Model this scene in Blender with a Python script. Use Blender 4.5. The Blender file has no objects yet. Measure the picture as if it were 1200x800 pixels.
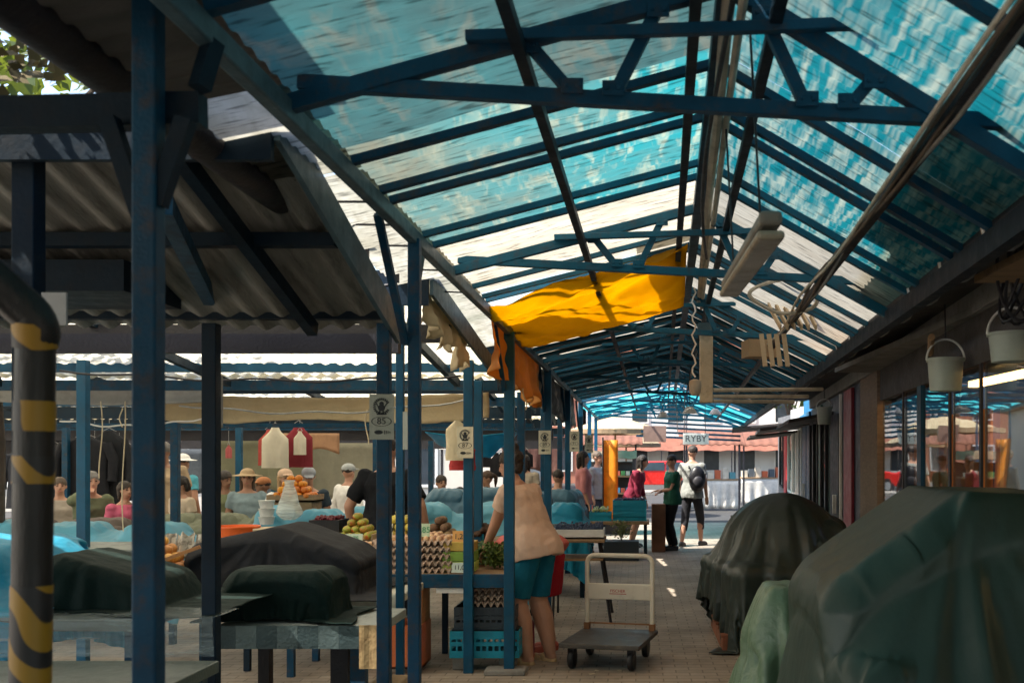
import bpy, bmesh, math, random
import numpy as np
from mathutils import Vector as V, Matrix, noise
random.seed(11); np.random.seed(11)
SC = bpy.context.scene
COL = SC.collection
R = math.radians
F, CX, CY, EYE = 1200.0, 745.0, 535.0, 1.6
def PX(px, Y): return (px - CX) / F * Y
def PZ(py, Y): return EYE - (py - CY) / F * Y
def P(px, py, Y): return V((PX(px, Y), Y, PZ(py, Y)))
def rr(a, b): return random.uniform(a, b)

# ------------------------------------------------------------------ materials
MATS = {}
def nd(nt, t, **k):
    n = nt.nodes.new(t)
    for a, b in k.items():
        if a in n.inputs: n.inputs[a].default_value = b
        else: setattr(n, a, b)
    return n
def M(name, col, rough=.6, metal=0., var=.3, vs=3., bump=.15, bs=60., dirt=.25, dcol=(.05, .04, .03), trans=0.,
      tcol=None, spec=.4, stretch=(1, 1, 1), col2=None, c2s=2., c2t=(.45, .6), alpha=1., rnd=0., rv=.13):
    if name in MATS: return MATS[name]
    m = bpy.data.materials.new(name); m.use_nodes = True; MATS[name] = m
    nt = m.node_tree; nt.nodes.clear(); L = nt.links.new
    out = nd(nt, 'ShaderNodeOutputMaterial'); b = nd(nt, 'ShaderNodeBsdfPrincipled')
    tc = nd(nt, 'ShaderNodeTexCoord'); mp = nd(nt, 'ShaderNodeMapping'); mp.inputs['Scale'].default_value = stretch
    L(tc.outputs['Object'], mp.inputs['Vector'])
    n1 = nd(nt, 'ShaderNodeTexNoise', Scale=vs, Detail=6., Roughness=.6); L(mp.outputs[0], n1.inputs['Vector'])
    r1 = nd(nt, 'ShaderNodeMapRange'); L(n1.outputs[0], r1.inputs[0])
    r1.inputs[1].default_value = .25; r1.inputs[2].default_value = .75; r1.inputs[3].default_value = 1 - var; r1.inputs[4].default_value = 1 + var
    mul = nd(nt, 'ShaderNodeVectorMath', operation='SCALE'); L(r1.outputs[0], mul.inputs['Scale'])
    mul.inputs[0].default_value = col[:3]
    if rnd:
        oi = nd(nt, 'ShaderNodeObjectInfo'); hs = nd(nt, 'ShaderNodeHueSaturation'); hs.inputs['Color'].default_value = (*col[:3], 1)
        for k_, (lo, hi) in {'Value': (1 - rnd, 1 + rnd), 'Hue': (.5 - rnd * .07, .5 + rnd * .07)}.items():
            rg_ = nd(nt, 'ShaderNodeMapRange'); L(oi.outputs['Random'], rg_.inputs[0]); rg_.inputs[3].default_value = lo; rg_.inputs[4].default_value = hi; L(rg_.outputs[0], hs.inputs[k_])
        L(hs.outputs[0], mul.inputs[0])
    if col2:
        n3 = nd(nt, 'ShaderNodeTexNoise', Scale=c2s, Detail=5., Roughness=.55, Distortion=.6); L(mp.outputs[0], n3.inputs['Vector'])
        r3 = nd(nt, 'ShaderNodeMapRange'); L(n3.outputs[0], r3.inputs[0]); r3.inputs[1].default_value = c2t[0]; r3.inputs[2].default_value = c2t[1]
        mx0 = nd(nt, 'ShaderNodeMix', data_type='RGBA'); L(r3.outputs[0], mx0.inputs[0]); L(mul.outputs[0], mx0.inputs[6]); mx0.inputs[7].default_value = (*col2, 1)
        csrc = mx0.outputs[2]
    else: csrc = mul.outputs[0]
    n2 = nd(nt, 'ShaderNodeTexNoise', Scale=vs * 2.7, Detail=8., Roughness=.7); L(mp.outputs[0], n2.inputs['Vector'])
    r2 = nd(nt, 'ShaderNodeMapRange'); L(n2.outputs[0], r2.inputs[0]); r2.inputs[1].default_value = .5; r2.inputs[2].default_value = .72; r2.inputs[4].default_value = dirt
    mx = nd(nt, 'ShaderNodeMix', data_type='RGBA'); L(r2.outputs[0], mx.inputs[0]); L(csrc, mx.inputs[6]); mx.inputs[7].default_value = (*dcol, 1)
    L(mx.outputs[2], b.inputs['Base Color'])
    r4 = nd(nt, 'ShaderNodeMapRange'); L(n2.outputs[0], r4.inputs[0]); r4.inputs[1].default_value = .3; r4.inputs[2].default_value = .7
    r4.inputs[3].default_value = max(.03, rough - rv); r4.inputs[4].default_value = min(1, rough + rv); L(r4.outputs[0], b.inputs['Roughness'])
    b.inputs['Metallic'].default_value = metal; b.inputs['Specular IOR Level'].default_value = spec
    b.inputs['Alpha'].default_value = alpha
    if bump:
        nb = nd(nt, 'ShaderNodeTexNoise', Scale=bs, Detail=4.); L(mp.outputs[0], nb.inputs['Vector'])
        bp = nd(nt, 'ShaderNodeBump', Strength=bump, Distance=.02); L(nb.outputs[0], bp.inputs['Height']); L(bp.outputs[0], b.inputs['Normal'])
    if trans:
        t = nd(nt, 'ShaderNodeBsdfTranslucent'); ms = nd(nt, 'ShaderNodeMixShader'); ms.inputs[0].default_value = trans
        if tcol: t.inputs[0].default_value = (*tcol, 1)
        else: L(mx.outputs[2], t.inputs[0])
        L(b.outputs[0], ms.inputs[1]); L(t.outputs[0], ms.inputs[2]); L(ms.outputs[0], out.inputs[0])
    else: L(b.outputs[0], out.inputs[0])
    return m

# ------------------------------------------------------------------ mesh builder
class MB:
    def __init__(s): s.v = []; s.f = []; s.mi = []; s.cur = 0
    def add(s, vs, fs):
        o = len(s.v); s.v += [tuple(p) for p in vs]
        for f in fs: s.f.append(tuple(i + o for i in f)); s.mi.append(s.cur)
        return s
    def box(s, c, d, rot=None):
        c = V(c); hx, hy, hz = d[0] / 2, d[1] / 2, d[2] / 2
        vs = [V((x, y, z)) for x in (-hx, hx) for y in (-hy, hy) for z in (-hz, hz)]
        if rot is not None:
            m = Matrix.Rotation(rot, 3, 'Z') if isinstance(rot, (int, float)) else rot
            vs = [m @ p for p in vs]
        return s.add([p + c for p in vs], [(0, 1, 3, 2), (4, 6, 7, 5), (0, 4, 5, 1), (2, 3, 7, 6), (0, 2, 6, 4), (1, 5, 7, 3)])
    def bar(s, p, q, w, h, up=(0, 0, 1)):
        p, q = V(p), V(q); d = (q - p).normalized(); up = V(up)
        if abs(d.dot(up)) > .98: up = V((0, 1, 0))
        x = d.cross(up).normalized(); y = x.cross(d)
        vs = [o + x * (a * w / 2) + y * (b * h / 2) for o in (p, q) for a, b in ((-1, -1), (1, -1), (1, 1), (-1, 1))]
        return s.add(vs, [(0, 1, 2, 3), (7, 6, 5, 4), (0, 4, 5, 1), (1, 5, 6, 2), (2, 6, 7, 3), (3, 7, 4, 0)])
    def tube(s, pts, r, n=8, caps=True):
        pts = [V(p) for p in pts]; rs = r if isinstance(r, (list, tuple)) else [r] * len(pts)
        vs = []; fs = []; px = None
        for i, p in enumerate(pts):
            d = (pts[min(i + 1, len(pts) - 1)] - pts[max(i - 1, 0)])
            d = d.normalized() if d.length > 1e-9 else V((0, 0, 1))
            if px is None:
                a = V((0, 0, 1)) if abs(d.z) < .9 else V((1, 0, 0)); px = d.cross(a).normalized()
            else:
                px = (px - d * px.dot(d)); px = px.normalized() if px.length > 1e-6 else d.orthogonal().normalized()
            py = d.cross(px)
            for k in range(n):
                t = 2 * math.pi * k / n; vs.append(p + (px * math.cos(t) + py * math.sin(t)) * rs[i])
        for i in range(len(pts) - 1):
            for k in range(n):
                fs.append((i * n + k, i * n + (k + 1) % n, (i + 1) * n + (k + 1) % n, (i + 1) * n + k))
        if caps:
            fs.append(tuple(reversed(range(n)))); fs.append(tuple(range((len(pts) - 1) * n, len(pts) * n)))
        return s.add(vs, fs)
    def lathe(s, prof, c=(0, 0, 0), n=20, mat=None, caps=True):
        vs = []; fs = []; c = V(c)
        for r, z in prof:
            for k in range(n):
                t = 2 * math.pi * k / n; p = V((r * math.cos(t), r * math.sin(t), z))
                vs.append((mat @ p if mat else p) + c)
        for i in range(len(prof) - 1):
            for k in range(n):
                fs.append((i * n + k, i * n + (k + 1) % n, (i + 1) * n + (k + 1) % n, (i + 1) * n + k))
        if caps:
            fs.append(tuple(reversed(range(n)))); fs.append(tuple(range((len(prof) - 1) * n, len(prof) * n)))
        return s.add(vs, fs)
    def ball(s, c, r, nu=12, nv=8, rot=None):
        if isinstance(r, (int, float)): r = (r, r, r)
        c = V(c); vs = [V((0, 0, -r[2]))]; fs = []
        for j in range(1, nv):
            a = -math.pi / 2 + math.pi * j / nv
            for k in range(nu):
                t = 2 * math.pi * k / nu
                vs.append(V((r[0] * math.cos(a) * math.cos(t), r[1] * math.cos(a) * math.sin(t), r[2] * math.sin(a))))
        vs.append(V((0, 0, r[2]))); e = len(vs) - 1
        for k in range(nu):
            fs.append((0, 1 + (k + 1) % nu, 1 + k)); b = 1 + (nv - 2) * nu; fs.append((e, b + k, b + (k + 1) % nu))
        for j in range(nv - 2):
            for k in range(nu):
                a = 1 + j * nu; fs.append((a + k, a + (k + 1) % nu, a + nu + (k + 1) % nu, a + nu + k))
        if rot is not None: vs = [rot @ p for p in vs]
        return s.add([p + c for p in vs], fs)
    def grid(s, fn, nu, nv):
        vs = [fn(i / nu, j / nv) for j in range(nv + 1) for i in range(nu + 1)]
        fs = [(j * (nu + 1) + i, j * (nu + 1) + i + 1, (j + 1) * (nu + 1) + i + 1, (j + 1) * (nu + 1) + i) for j in range(nv) for i in range(nu)]
        return s.add(vs, fs)
    def poly(s, pts, n, th):
        """flat polygon extruded by th along n"""
        n = V(n).normalized() * th; k = len(pts); a = [V(p) for p in pts]; b = [p + n for p in a]
        return s.add(a + b, [tuple(reversed(range(k))), tuple(range(k, 2 * k))] + [(i, (i + 1) % k, k + (i + 1) % k, k + i) for i in range(k)])
    def cone(s, p, q, r1, r2, n=12, ends=True):
        p, q = V(p), V(q)
        s.tube([p, q], [r1, r2], n)
        if ends: s.ball(p, r1 * .99, n, 6); s.ball(q, r2 * .99, n, 6)
        return s
    def loft(s, rings, n=20):
        """rings: (centre, rx, ry, xaxis, yaxis)"""
        vs = []; fs = []
        for c, rx, ry, ax, ay in rings:
            for k in range(n):
                t = 2 * math.pi * k / n; vs.append(V(c) + ax * (rx * math.cos(t)) + ay * (ry * math.sin(t)))
        m = len(rings)
        for i in range(m - 1):
            for k in range(n): fs.append((i * n + k, i * n + (k + 1) % n, (i + 1) * n + (k + 1) % n, (i + 1) * n + k))
        fs.append(tuple(reversed(range(n)))); fs.append(tuple(range((m - 1) * n, m * n)))
        return s.add(vs, fs)
    def mesh(s, name, off=V((0, 0, 0)), mats=(), smooth=False, sharp=40):
        me = bpy.data.meshes.new(name)
        me.from_pydata([(p[0] - off.x, p[1] - off.y, p[2] - off.z) for p in s.v], [], s.f)
        for m in mats: me.materials.append(m)
        if len(mats) > 1: me.polygons.foreach_set('material_index', s.mi)
        bm = bmesh.new(); bm.from_mesh(me); bmesh.ops.recalc_face_normals(bm, faces=bm.faces); bm.to_mesh(me); bm.free()
        if smooth:
            me.polygons.foreach_set('use_smooth', [True] * len(me.polygons))
            if sharp: me.set_sharp_from_angle(angle=R(sharp))
        me.update(); return me
    def build(s, name, mat, parent=None, smooth=False, bevel=0, solid=0, sharp=40, subsurf=0, label=None, origin=None):
        mats = mat if isinstance(mat, (list, tuple)) else [mat]
        off = V(parent_loc(parent)) if parent else V(origin or base_of(s.v))
        o = bpy.data.objects.new(name, s.mesh(name, off, mats, smooth, sharp)); COL.objects.link(o)
        if parent: o.parent = parent
        else: o.location = off
        mods(o, bevel, solid, subsurf)
        if label: o['label'] = label
        return o
def mods(o, bevel=0, solid=0, subsurf=0):
    if subsurf: m = o.modifiers.new('s', 'SUBSURF'); m.levels = m.render_levels = subsurf
    if solid: m = o.modifiers.new('t', 'SOLIDIFY'); m.thickness = solid; m.offset = 0
    if bevel:
        m = o.modifiers.new('b', 'BEVEL'); m.width = bevel; m.segments = 2; m.limit_method = 'ANGLE'; m.angle_limit = R(40)
def parent_loc(o):
    l = V(o.location)
    while o.parent: o = o.parent; l = l + V(o.location)
    return l
def base_of(vs):
    a = np.array([tuple(p) for p in vs]); lo, hi = a.min(0), a.max(0)
    return (float(lo[0] + hi[0]) / 2, float(lo[1] + hi[1]) / 2, float(lo[2]))
def tag(o, label, cat, group=None, kind=None):
    o['label'] = label; o['category'] = cat
    if group: o['group'] = group
    if kind: o['kind'] = kind
    return o
def structure(o): o['kind'] = 'structure'; return o
def thing(name, loc, label, cat, group=None, rz=0):
    o = bpy.data.objects.new(name, None); COL.objects.link(o); o.empty_display_size = .1
    o.location = loc; o.rotation_euler = (0, 0, rz); return tag(o, label, cat, group)
def children(o): return [c for c in list(bpy.data.objects) if c.parent == o]
def copy_tree(o, parent=None, kids=None):
    c = o.copy(); COL.objects.link(c)
    if parent: c.parent = parent
    for k in children(o): copy_tree(k, c)
    return c
def place(proto, used, loc, rz, label, group=None):
    """first call moves the prototype itself, later ones copy it"""
    o = proto if not used else copy_tree(proto)
    used.append(1); o.location = loc; o.rotation_euler = (0, 0, rz); o['label'] = label
    if group: o['group'] = group
    return o
TMP = bpy.data.scenes.new('workbench')
def evalmesh(o):
    TMP.collection.objects.link(o)
    with bpy.context.temp_override(scene=TMP, view_layer=TMP.view_layers[0]):
        dg = bpy.context.evaluated_depsgraph_get(); return bpy.data.meshes.new_from_object(o.evaluated_get(dg))
def text(body, size, loc, rot, mat, parent, name='lettering', ext=.001, align='CENTER'):
    cu = bpy.data.curves.new(name, 'FONT'); cu.body = body; cu.size = size; cu.extrude = ext; cu.align_x = align; cu.align_y = 'CENTER'
    t = bpy.data.objects.new('tmp', cu); me = evalmesh(t); bpy.data.objects.remove(t)
    me.materials.clear(); me.materials.append(mat)
    o = bpy.data.objects.new(name, me); COL.objects.link(o); o.parent = parent; o.location = loc; o.rotation_euler = rot
    return o
def remesh(mb, vox, sm=2, off=V((0, 0, 0))):
    o = bpy.data.objects.new('tmp', mb.mesh('tmp', off))
    m = o.modifiers.new('r', 'REMESH'); m.mode = 'VOXEL'; m.voxel_size = vox; m.use_smooth_shade = True
    if sm: k = o.modifiers.new('s', 'SMOOTH'); k.factor = .5; k.iterations = sm
    me = evalmesh(o); bpy.data.objects.remove(o)
    me.polygons.foreach_set('use_smooth', [True] * len(me.polygons)); return me

# ------------------------------------------------------------------ cloth draping (position based)
def sd_box(c, h, rot=0., rnd=.03):
    c = np.array(c); h = np.array(h) - rnd; cs, sn = math.cos(rot), math.sin(rot)
    def f(p):
        q = p - c
        q = np.stack([q[:, 0] * cs + q[:, 1] * sn, -q[:, 0] * sn + q[:, 1] * cs, q[:, 2]], 1)
        q = np.abs(q) - h
        return np.linalg.norm(np.maximum(q, 0), axis=1) + np.minimum(q.max(1), 0) - rnd
    return f
def sd_ball(c, r):
    c = np.array(c); r = np.array(r)
    def f(p):
        q = (p - c) / r; k = np.linalg.norm(q, axis=1) + 1e-9
        return (k - 1) * k / (np.linalg.norm((p - c) / (r * r), axis=1) + 1e-9)
    return f
def sd_prism(pts, y0, y1):
    """convex XZ profile (counter-clockwise) between two depths"""
    pts = np.array(pts, float); nx = []
    for i in range(len(pts)):
        a, b = pts[i], pts[(i + 1) % len(pts)]; e = b - a; n = np.array([e[1], -e[0]]); n = n / np.linalg.norm(n); nx.append((n, n @ a))
    def f(p):
        d = [p[:, 0] * n[0] + p[:, 2] * n[1] - k for n, k in nx] + [p[:, 1] - y1, y0 - p[:, 1]]
        return np.max(np.stack(d), 0)
    return f
def drape(sdfs, c, size, n, z0, steps=130, iters=6, rot=0., floor=0., seed=1, wob=.01, shrink=1., t=.008, pin=None, fric=.8, crease=0., post=None):
    rng = np.random.default_rng(seed); nu, nv = n
    u = np.linspace(-.5, .5, nu) * size[0]; v = np.linspace(-.5, .5, nv) * size[1]
    U, W_ = np.meshgrid(u, v, indexing='ij'); cs, sn = math.cos(rot), math.sin(rot)
    p = np.stack([c[0] + U * cs - W_ * sn, c[1] + U * sn + W_ * cs, np.full_like(U, z0)], 2)
    p[..., 2] += rng.normal(0, wob, p.shape[:2])
    dx, dy = size[0] / (nu - 1), size[1] / (nv - 1); dd = math.hypot(dx, dy)
    def sdf(q):
        d = q[:, 2] - floor
        for f in sdfs: d = np.minimum(d, f(q))
        return d
    vel = np.zeros_like(p); dt = 1 / 45; pm = None
    if pin:
        pm = pin(p); p[pm, 2] = pin(None); pv = p[pm].copy()
    def con(a, b, L, kc):
        d = b - a; l = np.linalg.norm(d, axis=2, keepdims=True) + 1e-9
        e = (l - L) / l; e = np.where(e < 0, e * kc, e) * .5; d *= e; a += d; b -= d
    for s_ in range(steps):
        vel[..., 2] -= 9.8 * dt; vel *= .975; q = p + vel * dt
        for _ in range(iters):
            for o in (0, 1):
                m = (nu - o) // 2 * 2; con(q[o:o + m:2], q[o + 1:o + m:2], dx, .9)
                m = (nv - o) // 2 * 2; con(q[:, o:o + m:2], q[:, o + 1:o + m:2], dy, .9)
            for o in (0, 1):
                m = (nu - o) // 2 * 2
                con(q[o:o + m:2, :-1], q[o + 1:o + m:2, 1:], dd, .35); con(q[o:o + m:2, 1:], q[o + 1:o + m:2, :-1], dd, .35)
            for o in (0, 1, 2, 3):
                m = (nu - o) // 4 * 4
                if m: con(q[o:o + m:4], q[o + 2:o + m:4], 2 * dx, .12)
                m = (nv - o) // 4 * 4
                if m: con(q[:, o:o + m:4], q[:, o + 2:o + m:4], 2 * dy, .12)
        if pm is not None: q[pm] = pv
        f = q.reshape(-1, 3); d = sdf(f); m = d < t
        if m.any():
            g = f[m]; e = .004; gr = np.stack([sdf(g + np.array(k) * e) - d[m] for k in ((1, 0, 0), (0, 1, 0), (0, 0, 1))], 1)
            gr /= np.linalg.norm(gr, axis=1, keepdims=True) + 1e-9
            g = g + gr * (t - d[m])[:, None]; o_ = p.reshape(-1, 3)[m]; mv = g - o_
            tn = mv - gr * (mv * gr).sum(1, keepdims=True); g = g - tn * fric; f[m] = g; q = f.reshape(p.shape)
        vel = (q - p) / dt; sp = np.linalg.norm(vel, axis=2, keepdims=True); vel *= np.minimum(1, 4 / (sp + 1e-9)); p = q
    if crease:
        du = np.gradient(p, axis=0); dv = np.gradient(p, axis=1); nn = np.cross(du, dv); nn /= np.linalg.norm(nn, axis=2, keepdims=True) + 1e-9
        h = np.zeros((nu, nv))
        for i in range(nu):
            for j in range(nv):
                q = V((u[i], v[j], seed * 3.1)); w_ = V((noise.noise(q * 2), noise.noise(q * 2 + V((5, 5, 5))), 0)) * .12; q = q + w_
                h[i, j] = 1 - 2 * abs(noise.noise(q * 3.2)) + .6 * (1 - 2 * abs(noise.noise(q * 7.5))) + .3 * (1 - 2 * abs(noise.noise(q * 15)))
        p = p + nn * (h * crease)[..., None] * np.where(nn[..., 2:] < 0, -1, 1)
    if post: p = post(p)
    mb = MB(); mb.add(p.reshape(-1, 3).tolist(), [(i * nv + j, i * nv + j + 1, (i + 1) * nv + j + 1, (i + 1) * nv + j) for i in range(nu - 1) for j in range(nv - 1)])
    return mb
# ------------------------------------------------------------------ materials used
navy = M('navy paint', (.004, .052, .105), .5, spec=.25, var=.35, vs=6, dirt=.7, dcol=(.085, .05, .03), bs=120, bump=.12)
navy_dark = M('dark navy paint', (.004, .016, .03), .55, spec=.2, var=.3, vs=4, dirt=.3, dcol=(.04, .03, .02), bump=.08)
blue_mid = M('mid blue paint', (.006, .1, .17), .5, spec=.3, var=.35, vs=6, dirt=.6, dcol=(.085, .05, .03), bs=120, bump=.12)
blue_bright = M('bright blue paint', (.004, .07, .14), .45, spec=.3, var=.25, vs=5, dirt=.3, bump=.08)
greyblue = M('grey blue paint', (.05, .10, .125), .5, var=.25, vs=5, dirt=.35, bump=.08)
dark = M('dark metal', (.018, .018, .024), .55, var=.3)
black_pl = M('black plastic', (.012, .012, .015), .4, var=.2)
white_paint = M('cream white paint', (.8, .76, .64), .4, var=.08, dirt=.3, dcol=(.3, .22, .12), bs=30, bump=.05)
white_pl = M('white plastic', (.75, .74, .7), .4, var=.06, dirt=.15)
steel = M('galvanised steel', (.38, .4, .4), .4, metal=.85, var=.25, vs=12, dirt=.2)
wood = M('weathered wood', (.3, .19, .1), .7, var=.35, vs=3, stretch=(1, 8, 8), bump=.3, bs=40)
wood_or = M('orange pine board', (.52, .24, .09), .65, var=.2, vs=2, stretch=(8, 1, 8), bump=.2)
card = M('cardboard', (.4, .28, .16), .8, var=.15, vs=3, dirt=.15)
card_pale = M('pale cardboard', (.55, .43, .28), .8, var=.15, vs=3, dirt=.15)
concrete = M('grey concrete', (.27, .255, .23), .85, var=.25, vs=3, dirt=.45, bs=80, bump=.3)
paper = M('white paper', (.8, .78, .7), .8, var=.05, dirt=.1)
ink = M('dark ink', (.03, .035, .04), .7, var=0, bump=0, dirt=0)
red_ink = M('red ink', (.5, .05, .04), .6, var=0, bump=0, dirt=0)
orange_pl = M('orange plastic', (.75, .13, .02), .4, var=.1, dirt=.15)
rust_pl = M('faded orange crate', (.62, .17, .06), .5, var=.15, dirt=.25)
teal_pl = M('teal blue crate', (.01, .27, .4), .4, var=.15, dirt=.25)
dkblue_pl = M('dark grey crate', (.035, .05, .065), .45, var=.2, dirt=.3)
green_pl = M('green carton', (.26, .42, .07), .5, var=.15)
lime = M('lime carton', (.45, .55, .12), .5, var=.15)
red_pl = M('red fabric', (.45, .03, .03), .7, var=.15)
tarp_green = M('dark green tarpaulin', (.02, .043, .032), .46, rv=.03, var=.1, vs=2.5, dirt=.1, dcol=(.1, .12, .09), bump=.12, bs=26, spec=.5, stretch=(1, 1, .6))
tarp_olive = M('olive green tarpaulin', (.026, .038, .031), .38, rv=.03, var=.1, vs=2, dirt=.12, dcol=(.09, .1, .08), bump=.12, bs=22, spec=.5)
tarp_pale = M('pale green bag', (.12, .18, .11), .34, rv=.03, var=.12, vs=4, dirt=.12, dcol=(.2, .22, .14), bump=.4, bs=26)
cloth_green = M('bottle green cloth', (.005, .017, .0145), .8, spec=.15, var=.25, vs=3, bump=.2, bs=50, dirt=.15)
cloth_black = M('charcoal cloth', (.021, .022, .025), .85, spec=.15, var=.2, vs=2, bump=.2, bs=50, dirt=.15)
tarp_cyan = M('cyan tarpaulin', (.02, .36, .56), .4, trans=.35, var=.2, vs=3, bump=.3, bs=30, dirt=.12, dcol=(.3, .45, .5))
tarp_sky = M('sky blue tarpaulin', (.15, .48, .62), .45, trans=.3, var=.2, vs=2, bump=.3, bs=24, dirt=.3, dcol=(.35, .5, .55))
tarp_navy = M('navy tarpaulin', (.04, .12, .18), .5, var=.25, vs=2, bump=.3, bs=24)
tarp_grey = M('torn grey tarpaulin', (.1, .09, .08), .7, var=.35, vs=3, bump=.3, bs=30, col2=(.28, .24, .19), c2s=3)
canvas = M('beige canvas', (.55, .45, .28), .8, var=.15, vs=2, bump=.2, bs=40, dirt=.25, dcol=(.25, .17, .1), trans=.25)
olive_cloth = M('olive cloth', (.16, .17, .11), .8, var=.25, vs=3, bump=.3, bs=30)
yellow_tarp = M('yellow tarpaulin', (.62, .39, .014), .5, var=.08, vs=2, bump=.25, bs=20, dirt=.12, dcol=(.55, .2, .01), trans=.85)
amber_tarp = M('faded amber tarpaulin', (.72, .33, .06), .6, var=.15, vs=2, bump=.25, bs=20, dirt=.3, dcol=(.4, .2, .08), trans=.5)
carrier = M('carrier bag', (.72, .62, .42), .5, var=.1, vs=3, bump=.3, bs=25, trans=.2)
bucket_pl = M('translucent bucket plastic', (.62, .68, .62), .35, var=.1, trans=.45, dirt=.15)
plastic_film = None
def film(name, tint, opac):
    m = bpy.data.materials.new(name); m.use_nodes = True; nt = m.node_tree; nt.nodes.clear(); L = nt.links.new
    out = nd(nt, 'ShaderNodeOutputMaterial'); tr = nd(nt, 'ShaderNodeBsdfTransparent'); b = nd(nt, 'ShaderNodeBsdfPrincipled', Roughness=.18)
    b.inputs['Base Color'].default_value = (*tint, 1); tc = nd(nt, 'ShaderNodeTexCoord'); n = nd(nt, 'ShaderNodeTexNoise', Scale=9., Detail=3.)
    mp = nd(nt, 'ShaderNodeMapping'); mp.inputs['Scale'].default_value = (.6, 1, 5); L(tc.outputs['Object'], mp.inputs[0]); L(mp.outputs[0], n.inputs['Vector'])
    bp = nd(nt, 'ShaderNodeBump', Strength=.5, Distance=.02); L(n.outputs[0], bp.inputs['Height']); L(bp.outputs[0], b.inputs['Normal'])
    r = nd(nt, 'ShaderNodeMapRange'); L(n.outputs[0], r.inputs[0]); r.inputs[1].default_value = .3; r.inputs[2].default_value = .7
    r.inputs[3].default_value = opac * .5; r.inputs[4].default_value = min(1, opac * 1.5)
    ms = nd(nt, 'ShaderNodeMixShader'); L(r.outputs[0], ms.inputs[0]); L(tr.outputs[0], ms.inputs[1]); L(b.outputs[0], ms.inputs[2]); L(ms.outputs[0], out.inputs[0]); return m
plastic_film = film('clear plastic film', (.5, .58, .56), .3)
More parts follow.
